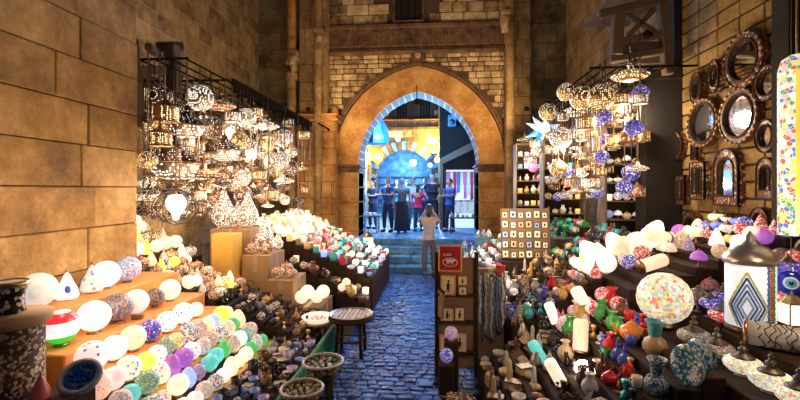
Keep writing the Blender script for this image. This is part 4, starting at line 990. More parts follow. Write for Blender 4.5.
# ---- near left corner: carved column, drum, pagoda lamp, geode dish
p = at_x(14, 315, -2.62)
e = empty('carved_pedestal', (p.x-.02, p.y, 0), label='tall round pedestal covered in dark basket-like carving, at the near left corner', cat='pedestal')
zt = p.z+.02
part('shaft', L_([(0, 0), (.17, 0), (.17, zt-.08), (0, zt-.08)], 28), ['basketry'], e)
part('top_slab', L_([(0, zt-.08), (.19, zt-.08), (.21, zt-.05), (.21, zt-.01), (0, zt)], 28), ['sandy_m' if False else 'card'], e)
ped = (p.x-.02, p.y, zt)
e = empty('small_drum', ped, label='black and white patterned goblet drum on the carved pedestal', cat='drum')
part('drum_body', L_([(0, 0), (.075, 0), (.065, .08), (.072, .13), (.09, .17), (0, .17)], 24), ['bw'], e)
part('drum_rim', L_([(.088, .16), (.096, .165), (.096, .19), (.088, .195), (.088, .16)], 24), ['brass'], e); part('drum_skin', L_([(.09, .188), (0, .19)], 24), ['obj'], e, color=(.8, .75, .6))
stand('corner_table', 'narrow dark shelf beside the carved pedestal', [(-2.40, -2.14, .78)], 2.14, 2.58, ['shelf'])
spawn('cone', (-2.31, 2.36, .78), .065, 'small pink pagoda lamp beside the carved pedestal', (.8, .18, .2), mats={'glass_shade': 'obj'})
p = at_x(80, 392, -2.2)
e = empty('geode_dish', (-2.20, 2.52, .85), rot=(.75, 0, .35), s=.8, label='round dish of sparkling blue crystal with a grey rim', cat='dish')
part('rim', L_([(0, -.03), (.12, -.02), (.15, .0), (.15, .02), (.11, .03), (.11, .0), (0, 0)], 28), ['obj'], e, color=(.30, .36, .42))
g = MB(); r = random.Random(5)
for i in range(70):
    a, q = r.uniform(0, 2*PI), .10*math.sqrt(r.random()); g.lathe([(.014, 0), (.012, .018), (0, .03+r.uniform(0, .015))], 5, mat=Matrix.Translation((q*math.cos(a), q*math.sin(a), 0)) @ Matrix.Rotation(r.uniform(-.4, .4), 4, 'X'), smooth=False)
o = part('crystals', g, ['objgloss'], e, color=(.02, .14, .5)); o['kind'] = 'stuff'
# small brass box and wire star on the orange steps
p = at_x(140, 309, -2.66)
spawn('box', (-2.68, p.y, .85), .045, 'small dark box standing by the orange face of the steps', COLS['brown'], .3)
e = empty('wire_star', (-2.585, at_x(112, 330, -2.6).y, .775), label='gold wire star fixed to the orange face of the steps', cat='ornament')
g = MB()
for k in range(5): a = 2*PI*k/5+.3; g.tube([(0, 0, 0), (0.005, .13*math.cos(a), .055*math.sin(a)), (.005, .11*math.cos(a+.5), .05*math.sin(a+.5)), (0, 0, 0)], .005, 5)
part('wire', g, ['brass'], e)
# ---- low trinket table beside the path, with green cloth edge

e = empty('green_cloth', (-1.27, 4.0, .28), label='green fringed cloth hanging over the edge of the low trinket table', cat='cloth')
g = MB(); r = random.Random(2); n = 48
for i in range(n):
    y = -1.35+2.7*i/n; g.cbox(-.025, .02+.006*(i % 2), y, y+2.7/n-.004, -.26-.03*r.random(), .03, .006)
part('cloth', g, ['cloth'], e, color=(.03, .22, .13)); g = MB()
for i in range(n): g.ball((.012, -1.34+2.7*i/n+.02, .03), .022, 6, 4)
part('trim', g, ['cloth'], e, color=(.25, .5, .35))
rr = random.Random(18)
bleacher('low_table', 'low dark stepped table of trinkets beside the lamp steps', -1.30, -1.74, .29, .33, 4, 2.6, 4.74, ['shelf'], 'on the low trinket table',
    lambda i, y: (['cup', 'vase', 'catf', 'boxs', 'candleu', 'shell', 'cup_stone', 'bottle', 'bust', 'mug', 'camel'], ['grey', 'teal', 'brown', 'silver', 'sandy', 'dark', 'pale blue', 'cream', 'bronze', 'lilac', 'dark', 'black'], .052, None), rr, 'trinkets on the low left table', sp=.112)
# baskets
def basket(px, py, rx, z, label, cols, kinds, item, seed, tblz=None, n=3, rs=.032):
    p = at_z(px, py, z); R0 = rx/F*depth(p)
    e = empty('wicker_basket', (p.x, p.y, z-.10), label=label, cat='basket')
    part('wicker_body', L_([(0, 0), (R0*.62, 0), (R0*.8, .03), (R0, .10), (R0*.97, .105), (R0*.78, .045), (0, .03)], 30), ['basketry'], e)
    g = MB(); m = 40; g.tube([(R0*.985*math.cos(2*PI*i/m), R0*.985*math.sin(2*PI*i/m), .105+.005*(i % 2)) for i in range(m)], .012, 6, closed=True); part('braided_rim', g, ['obj'], e, color=(.5, .45, .3))
    r = random.Random(seed); k = 0
    for ring_ in range(4):
        rad = R0*(.12+.22*ring_); cnt = [1, 6, 10, 15][ring_]
        if ring_ == 0: rad = 0
        for j in range(cnt):
            a = 2*PI*j/cnt+ring_; c = r.choice(cols); kd = r.choice(kinds); s = min(rs, R0*.13)*r.uniform(.85, 1.1)
            spawn(kd, (p.x+rad*math.cos(a), p.y+rad*math.sin(a), z-.10+[.062, .055, .045, .058][ring_]), s, '%s %s in %s' % (c, KIND[kd][0].replace('_', ' '), item), COLS[c], r.uniform(0, 6), item)
    return p, R0
def rtable(name, x, y, z, R0, label, legs=4, mat='shelf'):
    e = empty(name, (x, y, 0), label=label, cat='table')
    part('tabletop', L_([(0, z-.04), (R0, z-.04), (R0+.01, z-.02), (R0, z), (0, z)], 30), [mat], e)
    for i in range(legs):
        a = PI/4+2*PI*i/legs; g = MB().tube([(R0*.7*math.cos(a), R0*.7*math.sin(a), z-.04), (R0*.8*math.cos(a), R0*.8*math.sin(a), 0)], [.025, .02], 8); part('leg', g, [mat], e)
    g = MB().tube([(R0*.74*math.cos(PI/4+PI/2*i), R0*.74*math.sin(PI/4+PI/2*i), z*.4) for i in range(4)], .012, 6, closed=True); part('stretcher', g, [mat], e)
pb, rb = basket(323, 362, 20, .50, 'wide wicker basket of pale shells beside the path', ['cream', 'white', 'pink', 'grey', 'teal'], ['shell', 'egg_stone'], 'the wide shell basket beside the path', 3)
rtable('round_stool', pb.x, pb.y, .40, rb*.62, 'small round wooden stool under the wide shell basket')
pb, rb = basket(302, 389, 21, .46, 'shallow basket of greenish stone eggs, nearest to the camera on the left', ['cream', 'olive', 'grey', 'sandy'], ['egg_stone', 'shell'], 'the nearest left basket', 4)
rtable('round_stool', pb.x, pb.y, .36, rb*.62, 'small round wooden stool under the nearest left basket')
# tray table
p = at_z(351, 314, .50); RT0 = .27
rtable('tray_table', p.x, p.y, .48, RT0, 'round dark table with thin legs carrying a tray of silver bits')
e = empty('round_tray', (p.x, p.y, .48), label='round metal tray with pale rim on the dark legged table', cat='tray')
part('tray', L_([(0, 0), (RT0*.9, 0), (RT0, .03), (RT0*.97, .03), (RT0*.88, .008), (0, .008)], 30), ['bronze'], e)
r = random.Random(7); k = 0
for ix in range(-4, 5):
    for iy in range(-4, 5):
        if math.hypot(ix, iy)*.052 < RT0*.82:
            spawn('scarab', (p.x+ix*.052, p.y+iy*.052, .489), .026, 'small silvery stone scarab on the round metal tray', (.85, .78, .72), r.uniform(0, 6), 'scarabs on the round metal tray'); k += 1
e = empty('lit_tray', (p.x-.42, p.y+.02, .40), label='lit shallow dish of rosy shells left of the round tray table', cat='dish')
part('dish', L_([(0, 0), (.14, 0), (.2, .06), (.19, .065), (.13, .012), (0, .012)], 26), ['objglow'], e, color=(1, .75, .6))
rtable('round_stool', p.x-.42, p.y+.02, .40, .15, 'pale round stool under the lit dish of rosy shells', mat='card')
r = random.Random(12)
for j in range(16):
    a = j*2.4; q = .028*math.sqrt(j)*1.1; spawn('shell', (p.x-.42+q*math.cos(a), p.y+.02+q*math.sin(a), .414), .027, 'rosy sea shell heaped in the lit dish', (.9, .6, .5), r.uniform(0, 6), 'shells in the lit dish')
# ---- lit tables further along
def slb(i, y):
    if i > 8: return (['candle', 'candle', 'cone', 'vase', 'bell'], ['cream', 'peach', 'white', 'cream', 'gold'], .075, ['objglow', 'dots'])
    if i > 5: return (['candle', 'cup', 'candleu', 'globe', 'tea', 'squat'], ['cream', 'red', 'salmon', 'gold', 'brown', 'peach', 'teal'], .068, ['objglow', 'mos_red', 'p_copper', 'mos_fine'])
    if i > 2: return (['candleu', 'cup', 'candle', 'vase', 'shell', 'globe'], ['teal', 'white', 'turquoise', 'pale blue', 'red', 'cream'], .066, ['objglow', 'mos_fine', 'mos_multi'])
    return (['shell', 'cup', 'boxs', 'cup_stone', 'candle', 'globe'], ['white', 'cream', 'pale pink', 'white', 'red', 'teal', 'pale blue'], .064, ['objglow', 'dots', 'mos_fine'])
bleacher('bazaar_counter', 'long stepped counter by the stone pier, loaded with lit glass', -1.0, -3.1, .58, 1.42, 14, 6.98, 9.7, ['shelf'], 'on the far left counter', slb, random.Random(28), 'goods on the far left counter', sp=.135)
slc = lambda i, y: (['squat', 'candle', 'globe', 'vase', 'boxs', 'squat'], ['cream', 'gold', 'brown', 'peach', 'bronze', 'white', 'dark'], .066, ['p_gold', 'p_copper', 'objglow', 'dots'])
bleacher('stepped_display', 'small dark steps in front of the far left counter, by the path', -1.02, -1.46, .34, .48, 3, 6.35, 6.95, ['shelf'], 'on the small steps before far counter', slc, random.Random(5), 'lit pieces before the far left counter', sp=.145)
bleacher('stepped_display', 'dark steps between the cartons and the far left counter', -1.50, -2.28, .56, .86, 5, 6.55, 6.95, ['shelf'], 'between cartons and far counter', slc, random.Random(6), 'lit pieces before the far left counter', sp=.145)
p = at_y(368, 240, 9.85)
stand('lantern_plinth', 'small plinth at the far end of the left counter', [(p.x-.16, p.x+.16, p.z-.22)], 9.72, 10.05, ['card_dark'])
spawn('cagelamp', (p.x, 9.88, p.z-.22+.9*.2), .2, 'square brass lantern glowing pink at the gate end of the left counter', (1, .62, .5))
# small lamps hanging in front of the pier
for j, (px, py, rp, k, c) in enumerate([(310, 228, 9, 'hbowl', None), (298, 214, 6, 'orb', None), (268, 206, 6, 'disc', None), (285, 200, 5, 'orb', None)]):
    p = at_x(px, py, -2.8); s = rp/F*depth(p)
    hang(k, p, s, RZ, 'small lit pendant on a long chain before the stone pier, %s of four' % ORD[j], group='small pendants on long chains at the pier end')
p = at_x(330, 222, -2.8)
# second rack rail toward the pier for those pendants
e = empty('hanging_rail', (-2.8, 9.9, RZ), label='thin black rail continuing the lantern rack toward the pier', cat='rail'); part('rail', MB().tube([(0, .35, .02), (0, 1.5, .02)], .02, 6), ['black_metal'], e); part('wall_arm', MB().tube([(0, 1.4, .02), (-.1, 1.7, .02)], .02, 6), ['black_metal'], e)
# ------------------------------------------------------------------ RIGHT
RAP = (.45, 1.77, .24, .88, 9)
def RAz(x): return stepz(x, *RAP)
RB = [(1.78, 2.15, .84), (2.15, 2.72, .98), (2.72, 2.735, 1.0)]
stand('stepped_display', 'long dark shelf in the right foreground carrying domed bowl lamps', RB[:1], 1.7, 4.1, ['shelf'])
stand('stepped_display', 'dark steps carrying the tall cylinder lamp and painted tube', RB[1:], 1.7, 3.42, ['shelf'])
RBP = (2.16, 3.34, .98, 1.42, 6); RCP = (1.80, 3.34, 1.10, 1.58, 8)
def RCz(x): return stepz(x, *RCP)

# domed bowl lamps
for i, (px, py, rp, m) in enumerate([(694, 327, 15, 'mos_unlit'), (717, 342, 16, 'mos_unlit'), (743, 355, 17, 'mos_fine'), (771, 374, 19, 'mos_fine'), (799, 392, 20, 'mos_fine')]):
    p = at_x(px, py, 1.96); s = rp/F*depth(p)
    lab = ['dull mosaic bowl lamp with dark lid, furthest in the foreground row', 'dull mosaic bowl lamp with dark lid, second furthest in the row', 'pastel mosaic bowl lamp with small dark lid, before the painted tube', 'bright cream mosaic bowl lamp with dark onion lid, nearest but one', 'bright white bowl lamp at the very right bottom corner'][i]
    spawn('bowl', (1.96, p.y, .84), s, lab, (.6, .6, .55), .2, 'bowl lamps with domed lids', mats={'mosaic_bowl': m})
# tall mosaic cylinder lamp with the diamond pattern
p = at_x(750, 290, 2.33); d = depth(p); cr = 20.5/F*d; zb = .98; H = .47
e = empty('cylinder_lamp', (2.33, p.y, zb), label='tall white cylinder lamp with blue diamond pattern and domed metal lid', cat='lamp')
part('lamp_base', L_([(0, 0), (cr*1.05, 0), (cr*1.05, .05), (0, .05)], 32), ['iron'], e)
M['cyl_white'] = pattern('white_tesserae', 'mosaic', [(.80, .86, .95), (.74, .80, .92), (.85, .88, .95)], 60, es=.55, edge=(.5, .55, .65), line=.03)
part('mosaic_shade', L_([(0, .05), (cr, .05), (cr, H+.05), (0, H+.05)], 40), ['cyl_white'], e)
a0 = math.atan2(-p.y, -2.33)
def cylpt(u, z, k=1.01): a = a0+u; return (cr*k*math.cos(a), cr*k*math.sin(a), z)
for j, (sz, c, mt_) in enumerate([(1.0, (.75, .80, .12), 'objgloss'), (.84, (.03, .10, .55), 'objgloss'), (.66, (.30, .42, .70), 'objgloss'), (.48, (.08, .2, .65), 'objgloss'), (.30, (.45, .55, .8), 'objgloss')]):
    g = MB(); zc_ = .20; n = 22
    for s1, s2, t1, t2 in ((0, 1, 1, 0), (1, 0, 0, -1), (0, -1, -1, 0), (-1, 0, 0, 1)):
        for i in range(n):
            if i % 2 == 0 or True:
                t = (i+.5)/n; u = -.15+(s1+(t1 and 0))*0; uu = (s1*(1-t)+s2*t)*.80*sz; vv = (t1*(1-t)+t2*t)*.25*sz
                if zc_+vv > .06: g.ball(cylpt(uu-.1, zc_+vv), .0085, 5, 4)
    part('diamond_line', g, [mt_], e, color=c)
for c, uu in (((.85, .18, .05), .86), ((.1, .25, .75), .72), ((.05, .45, .15), 1.0)):
    g = MB()
    for i in range(24): g.ball(cylpt(uu+.03*(i % 2), .07+.46*i/24), .012, 5, 4)
    part('edge_stripe', g, ['objgloss'], e, color=c)
part('domed_lid', L_([(cr*1.08, H+.03), (cr*1.14, H+.05), (cr*1.1, H+.08), (cr*.98, H+.11), (cr*.72, H+.15), (cr*.38, H+.17), (cr*.2, H+.20), (cr*.22, H+.23), (cr*.1, H+.25), (0, H+.27)], 32), ['silver'], e)
# painted grey roll lamp lying beside it
p = at_x(764, 332, 2.2)
e = empty('painted_tube_lamp', (2.27, 2.95, .98+.085), rot=(0, 0, .92), label='grey cylinder painted with black scrolls, lying before the tall lamp', cat='lamp')
part('tube_shade', L_([(0, -.21), (.075, -.21), (.08, -.20), (.08, .20), (.075, .21), (0, .21)], 28, mat=Matrix.Rotation(PI/2, 4, 'X')), ['obj'], e, color=(.48, .46, .44))
g = MB(); r = random.Random(3)
for i in range(13):
    y = -.16+.026*i; A = r.uniform(0, 6); g.tube([(.082*math.cos(A+k*.35), y+.018*math.sin(k*1.7), .082*math.sin(A+k*.35)) for k in range(12)], .0035, 4)
part('painted_scrolls', g, ['dark'], e); part('end_rim', L_([(.078, -.225), (.088, -.22), (.088, -.20), (.078, -.20), (.078, -.225)], 24, mat=Matrix.Rotation(PI/2, 4, 'X')), ['copper'], e)
# hanging mosaic column at the right edge
RZ2 = 3.85
p = at_x(797, 150, 2.55); d = depth(p); cr = 15/F*d; zt, zb = 2.02+135/F*d, 2.02-45/F*d
e = empty('hanging_column_lamp', (2.55, p.y, zb), label='long hanging column lamp of multicolour mosaic at the right edge', cat='lantern')
part('mosaic_shade', L_([(0, 0), (cr, 0), (cr, zt-zb-.1), (cr*.8, zt-zb-.03), (cr*.4, zt-zb), (0, zt-zb)], 30), [pattern('small_multicolour_mosaic', 'mosaic', [(.1, .4, .15), (.75, .1, .08), (.95, .75, .15), (.95, .9, .8), (.1, .2, .6), (.95, .9, .8), (.9, .5, .5)], 34, es=.75, edge=(.8, .7, .5))], e)
for a in (.5, .9): 
    g = MB(); A = math.atan2(-p.y, -2.55)+a-.4
    g.box(-.018, .018, -.004, .004, .02, zt-zb-.12, mat=Matrix.Rotation(A+PI/2, 4, 'Z') @ Matrix.Translation((0, -cr, 0))); part('yellow_strip', g, ['objglow'], e, color=(.95, .65, .08))
part('chain', MB().tube([(0, 0, zt-zb), (0, 0, RZ2+.0-zb)], .008, 6), ['chain'], e)
p2 = at_x(791, 283, 2.62); s = 12/F*depth(p2)
e = spawn('evil', (2.62, p2.y, p2.z), s, 'large blue evil eye disc hanging at the right edge', rz=-.6)
link('cord', CH, e, (0, 0, 1), scale=(.5/s, .5/s, (RZ2-p2.z-s)/s))
e = empty('pendant_rail', (2.6, 3.3, RZ2), label='black rail above the right foreground carrying the column lamp', cat='rail'); part('rail', MB().tube([(0, -1.0, .01), (0, .45, .01)], .02, 6), ['black_metal'], e)
part('wall_arm', MB().tube([(0, .4, .01), (.82, .4, .01)], .02, 6), ['black_metal'], e); part('wall_arm', MB().tube([(0, -.8, .01), (.82, -.8, .01)], .02, 6), ['black_metal'], e)
rr = random.Random(38)
# things standing on the wall-side steps
GL = 'lamps on the right foreground steps'
def put(k, px, py, rp, X, zt, lab, c=None, mats=None, rz=0, rot=None, grp=None, dy=0):
    p = at_x(px, py, X); s = rp/F*depth(p)
    return spawn(k, (X, p.y+dy, zt), s, lab, COLS.get(c, c), rz, grp, rot, mats=mats)
put('globe', 664, 315, 25, 1.96, .86, 'very large speckled globe lamp in many pastel mosaic colours', 'white', {'glass_shade': 'mos_fine'})
put('cagelamp', 792, 318, 15, 2.62, 1.13, 'square lantern glowing cream at the right edge under the evil eye', 'cream')
# lamps strewn over the red-and-glow cluster
cl = [('globe', 638, 228, 13, 2.3, 1.28, 'large glowing cream globe at the top of the tilted lamp cluster', 'cream', 'objglow', None),
 ('egg', 622, 240, 10, 2.18, 1.28, 'white egg lamp leaning left near the top of the cluster', 'white', 'objglow', (-.1, -.5, 0)),
 ('globe', 629, 244, 7, 2.0, 1.12+.2, 'blue mosaic ball between white lamps of the cluster', 'blue', 'mos_blue', None),
 ('egg', 648, 240, 10, 2.5, 1.28, 'white egg lamp leaning right near the top of the cluster', 'white', 'objglow', (0, .5, 0)),
 ('tube', 668, 250, 9, 2.55, 1.36, 'peach tube lamp lying toward the left, highest in the cluster', 'peach', 'objglow', (0, -1.35, .3)),
 ('tube', 640, 280, 9, 2.0, 1.24, 'peach tube lamp lying across the cluster toward the right', 'peach', 'objglow', (0, 1.3, .2)),
 ('cone', 608, 262, 10, 1.95, 1.12, 'pale cone lamp leaning left in the cluster', 'cream', 'objglow', (0, -.5, 0)),
 ('egg', 598, 270, 10, 1.9, 1.12, 'white egg lamp leaning far left in the cluster', 'white', 'objglow', (0, -.7, 0)),
 ('egg', 618, 262, 9, 2.05, 1.12, 'salmon egg lamp in the middle of the cluster', 'salmon', 'objglow', (0, .3, 0)),
 ('globe', 590, 282, 10, 1.85, 1.12, 'yellowish globe at the left edge of the cluster', 'yellow', 'dots', None),
 ('globe', 606, 282, 10, 1.88, 1.12, 'white globe low in the cluster', 'white', 'objglow', None)]
for k, px, py, rp, X, zt, lab, c, m, rot in cl: put(k, px, py, rp, X, (RCz(X) if at_x(px, py, X).y > 4.12 else .98 if X > 2.16 else .84)+(.10 if rot else .0)+(zt-1.28 if zt > 1.3 else 0), lab, c, {'glass_shade': m}, rot=rot, grp='tilted lamps of the right cluster')
rr = random.Random(38)
lk = lambda ks, cs, fs, z_: (lambda i, y: (ks, cs, z_, fs))
bleacher('stepped_display', 'dark steps crowded with red and dark mosaic lamps behind the very large globe', *RBP, 3.44, 4.10, ['shelf'], 'behind the very large globe', lk(['globe', 'turk', 'bell', 'bowl', 'turk'], ['red', 'purple', 'white', 'brown', 'blue', 'gold'], ['mos_red', 'mos_obj', 'mos_blue', 'mos_fine', 'mos_unlit'], .090), rr, 'mosaic lamps behind the large globe', sp=.16, excl=[])
bleacher('stepped_display', 'dark steps holding the cluster of tilted lit lamps', *RCP, 4.12, 5.45, ['shelf'], 'around the tilted lamp cluster', lk(['globe', 'cone', 'egg', 'turk', 'bell', 'turk'], ['cream', 'peach', 'red', 'white', 'blue', 'purple', 'gold'], ['objglow', 'mos_red', 'mos_obj', 'dots', 'mos_fine', 'mos_blue'], .080), rr, 'lamps around the tilted cluster', sp=.170, excl=[(1.7, 2.26, 4.1, 4.75), (2.26, 2.6, 4.3, 4.6)])
bleacher('stepped_display', 'dark steps of lidded lamps along the wall beside the tall cylinder lamp', 2.74, 3.34, 1.22, 1.36, 3, 2.2, 3.42, ['shelf'], 'beside the tall cylinder lamp', lk(['turk', 'bowl', 'turk', 'bell'], ['brown', 'red', 'purple', 'white', 'dark'], ['mos_obj', 'mos_red', 'mos_unlit', 'mos_fine'], .088), rr, 'mosaic lamps by the cylinder lamp', sp=.2, excl=[])
# the long tubular lamps leaning at the front
for px, py, rp, X, zt, c, m, ang, lab in [(545, 345, 7.5, .97, .50, 'teal', 'spots', -.55, 'greenish tube lamp leaning left, foremost of the tube lamps'), (563, 345, 8.5, 1.0, .50, 'cream', 'objglow', -.5, 'long cream tube lamp leaning left behind the greenish one'),
        (580, 350, 10, 1.22, .68, 'salmon', 'objglow', .12, 'salmon tube lamp standing right of the leaning ones'), (557, 322, 7, 1.24, .68, 'white', 'objglow', -.35, 'white tube lamp leaning left at the back'), (590, 318, 9, 1.5, .85, 'pale pink', 'dots', -.45, 'pink speckled tube lamp leaning over the red globes')]:
    put('tube', px, py+rp*1.2, rp, X, RAz(X)+.02, lab, c, {'glass_shade': m}, rot=(-.25, ang, 0), grp='leaning tube lamps')
put('globe', 581, 357, 8, 1.16, RAz(1.16), 'small blazing white globe among the tube lamps', 'white', {'glass_shade': 'hotwhite'}, dy=-.05)
# teapot, vases, mugs, plates
put('tea', 632, 346, 12, 1.6, RAz(1.6), 'orange glazed teapot with spout toward the path', 'orange', rz=PI*.85)
put('vase_big', 657, 385, 11, 1.42, RAz(1.42), 'blue and white painted vase with flaring neck and rounded body', None, dy=0)
e = put('vase_big', 655, 352, 11, 1.62, RAz(1.62), 'jug with turquoise flaring neck and brown body behind the blue vase', None, {'neck': 'objgloss', 'body': 'obj'}, rz=1); 
for ch in e.children_recursive: ch.color = (.12, .42, .48, 1) if 'neck' in ch.name else (.45, .30, .15, 1)
for i, (px, py, rp, tl, X) in enumerate([(690, 382, 20, .35, 1.60), (708, 385, 17, .3, 1.68), (722, 395, 13, .3, 1.72)]):
    p = at_x(px, py, X); s = rp/F*depth(p); s = min(s, .13)
    yy = max(p.y, 2.82)+.02*i
    spawn('plate', (X, yy, RAz(X)+s*.98), s, ['dark leaf-patterned plate standing on edge, leftmost of three', 'pale plate standing on edge, middle of three', 'blue rimmed plate standing on edge, rightmost of three'][i], None, 0, 'painted plates standing on edge', rot=(-.12, 0, -1.25))
for i, (px, py, c, X, zt) in enumerate([(628, 392, 'red', 1.36, .68), (612, 375, 'brown', 1.32, .68), (606, 352, 'green', 1.34, .68), (640, 378, 'cream', 1.36, .68), (592, 388, 'dark', 1.2, .68), (600, 400, 'white', 1.28, .68)]):
    p = at_x(px, py, X); spawn('mug', (X-.02*(i % 2), max(2.82, p.y), RAz(X)), .040, '%s glazed mug on the souvenir stand in front of the teapot' % c, COLS[c], 2.6)
rr = random.Random(48)
EX = [(.94, 1.02, 3.62, 3.9), (1.17, 1.27, 3.4, 3.7), (1.52, 1.74, 2.8, 3.4), (1.34, 1.42, 2.8, 3.02)]
def sra(i, y):
    if i < 3: return (['cup_stone', 'cup_stone', 'obelisk', 'scarab', 'pyr', 'shell', 'boxs'], ['pink', 'sandy', 'sandy', 'brown', 'sandy', 'grey', 'dark'], .066, None)
    if i < 5: return (['obelisk', 'boxs', 'catf', 'pyr', 'camel', 'vase', 'bust'], ['sandy', 'dark', 'brown', 'grey', 'black', 'dark', 'silver'], .064, None)
    if y > 4.1: return (['globe', 'cone', 'vase', 'globe'], ['red', 'pink', 'green', 'gold'], .074, ['mos_red', 'mos_obj', 'mos_red'])
    return (['mug', 'vase', 'catf', 'bust', 'candleu', 'bottle', 'tea'], ['dark', 'black', 'red', 'brown', 'green', 'teal', 'silver', 'blue', 'gold'], .060, None)
bleacher('stepped_display', 'low stepped stand of souvenirs at the lower right of the path', *RAP[:2], *RAP[2:4], RAP[4], 2.75, 4.6, ['shelf'], 'on the souvenir steps', sra, rr, 'souvenirs on the low right steps', sp=.118, excl=EX)
def srn(i, y):
    if i < 4: return (['bottle', 'vase', 'bust', 'catf', 'candleu', 'squat'], ['teal', 'dark', 'silver', 'blue', 'brown', 'black'], .052, ['p_dark'])
    if i < 7: return (['boxs', 'squat', 'vase', 'tea', 'catf', 'globe'], ['red', 'gold', 'brown', 'dark', 'bronze', 'gold'], .055, ['p_gold', 'mos_red', 'mos_obj'])
    return (['egg', 'cone', 'globe', 'globe'], ['cream', 'white', 'peach', 'pink'], .066, ['objglow', 'mos_red', 'dots', 'objglow'])
bleacher('stepped_display', 'dark steps between the picture stand and the lit lamps', .86, 1.76, .56, 1.08, 8, 4.64, 5.45, ['shelf'], 'between picture stand and lamps', srn, rr, 'small wares between picture stand and lamps', sp=.135)
# black-and-white filigree cones by the tube lamps
for i, (px, py, X, zt) in enumerate([(523, 375, .93, .5), (560, 372, .98, .5), (545, 385, .9, .5)]):
    p = at_x(px, py, X); spawn('cone', (X, max(p.y, 3.62+.12*i), RAz(X)), .07, ['left', 'right', 'middle'][i]+' filigree cone of black wire over silver on the second right step', (.55, .52, .46), mats={'glass_shade': 'filigree'})
# beaded figure, leaning bead cone
put('cone', 522, 352, 11, .95, RAz(.95), 'dark cone covered in golden and coloured beads', 'gold', {'glass_shade': 'beads'}, dy=.12)
# ---- picture stand by the path
px0 = .04
e = empty('picture_stand', (.24, 4.62, 0), rz=-.06, label='dark upright board stand for framed pictures at the edge of the path', cat='stand')
part('back_board', MB().cbox(-.20, .22, .0, .04, .12, 1.30, .01), ['card_dark'], e)
for x in (-.21, .21): part('leg', MB().cbox(x-.02, x+.02, -.03, .05, 0, 1.36, .008), ['shelf'], e)
part('foot', MB().cbox(-.23, -.19, -.2, .3, 0, .04, .01), ['shelf'], e); part('foot', MB().cbox(.19, .23, -.2, .3, 0, .04, .01), ['shelf'], e)
for z in (.3, .62, .9): part('ledge', MB().cbox(-.2, .2, -.07, 0, z, z+.02, .005), ['shelf'], e)
def pic(key, x, y, z, s, lab, c, rz=-.06, rot=None): return spawn(key, (x, y, z), s, lab, COLS[c], rz, 'framed pictures on the picture stand', rot=rot or (-.06, 0, rz))
YP = 4.555
# red picture: white oval with a beast over it and a line of script
e = empty('framed_picture', (.17, YP-.01, 1.16), rot=(-.1, 0, -.06), label='wooden framed red picture with a white beast and oval, topmost on the stand', cat='picture')
w, h = .125, .28
g = MB()
for a, b, c, d in ((-w, -w+.018, 0, h), (w-.018, w, 0, h), (-w, w, 0, .018), (-w, w, h-.018, h)): g.cbox(a, b, -.02, .02, c, d, .004)
part('frame', g, ['orangecard'], e); part('picture', MB().box(-w+.017, w-.017, -.008, .008, .017, h-.017), [plain('red_field', (.45, .015, .02), .6)], e)
g = MB(); g.tube([(.075*math.cos(a*PI/12), -.011, .10+.042*math.sin(a*PI/12)) for a in range(24)], .004, 5, closed=True)
g.ball((0, -.011, .115), (.045, .003, .016), 10, 5); g.ball((.045, -.011, .125), (.016, .003, .012), 8, 5)
for x in (-.03, -.012, .015, .03): g.tube([(x, -.011, .11), (x-.004, -.011, .082)], .004, 5)
for i in range(7): g.tube([(-.07+.012*i, -.011, .175+.006*(i % 3)), (-.063+.012*i, -.011, .19-.004*(i % 2))], .003, 4)
g.tube([(-.075, -.011, .173), (-.03, -.011, .170), (.01, -.011, .176)], .003, 4); part('white_drawing', g, [plain('white_ink', (.85, .85, .8), .6)], e)
pic('frame_p', .15, YP, .91, .105, 'tall framed black cat picture below the red picture', 'orange')
pic('frame_s', .30, YP, 1.02, .055, 'small framed picture right of the black cat, upper', 'orange'); pic('frame_s', .30, YP-.02, .92, .052, 'small framed picture right of the black cat, lower', 'brown')
pic('frame_s', .14, YP, .64, .08, 'square framed picture in the middle of the stand', 'orange')
pic('frame_p', .27, YP, .64, .075, 'narrow framed picture right of the square one', 'brown')
pic('frame_p', .12, YP, .32, .085, 'brown framed picture at lower left of the stand', 'orange'); pic('frame_p', .27, YP, .32, .095, 'pale framed picture at lower right of the stand', 'sandy')
e = empty('leaning_placard', (.055, 4.60, .70), rot=(0, .12, -1.2), label='bare brown panel leaning at the path side of the picture stand', cat='board'); part('placard_face', MB().cbox(-.1, .1, -.012, .012, -.02, .26, .004), ['card_dark'], e); part('placard_edge', MB().cbox(-.105, .105, -.016, .016, .26, .28, .004), ['shelf'], e)
for i, (x, y, z, lab, m) in enumerate([(.17, 4.26, .28, 'purple and white mosaic ball at the foot of the picture stand', 'mos_obj'), (.12, 4.10, .12, 'blue and white mosaic ball low by the path edge', 'mos_blue')]):
    s = .065
    stand('small_plinth', ['little wooden plinth under the purple mosaic ball', 'little wooden plinth under the blue mosaic ball'][i], [(x-.07, x+.07, z+.26)], y-.07, y+.07, ['shelf'], 'plinth')
    spawn('globe', (x, y, z+.26), s, lab, COLS['purple'], 0, mats={'glass_shade': m})
e = empty('necklace_heap', (.22, 3.62, 0), label='heap of dark strung beads on the ground at the path edge', cat='necklaces'); 
g = MB(); r = random.Random(4)
g.ball((0, 0, .1), (.2, .26, .17), 16, 10)
for i in range(40):
    a, q = r.uniform(0, 2*PI), r.random(); cx, cy = .15*q*math.cos(a), .2*q*math.sin(a); cz = .1+.17*math.sqrt(max(0, 1-(cx/.2)**2-(cy/.26)**2)); rd = r.uniform(.03, .06)
    g.tube([(cx+rd*math.cos(t*PI/5), cy+rd*math.sin(t*PI/5), cz+.01*math.sin(t*2)) for t in range(10)], .009, 5, closed=True)
o = part('beads', g, ['basketry'], e); o['kind'] = 'stuff'
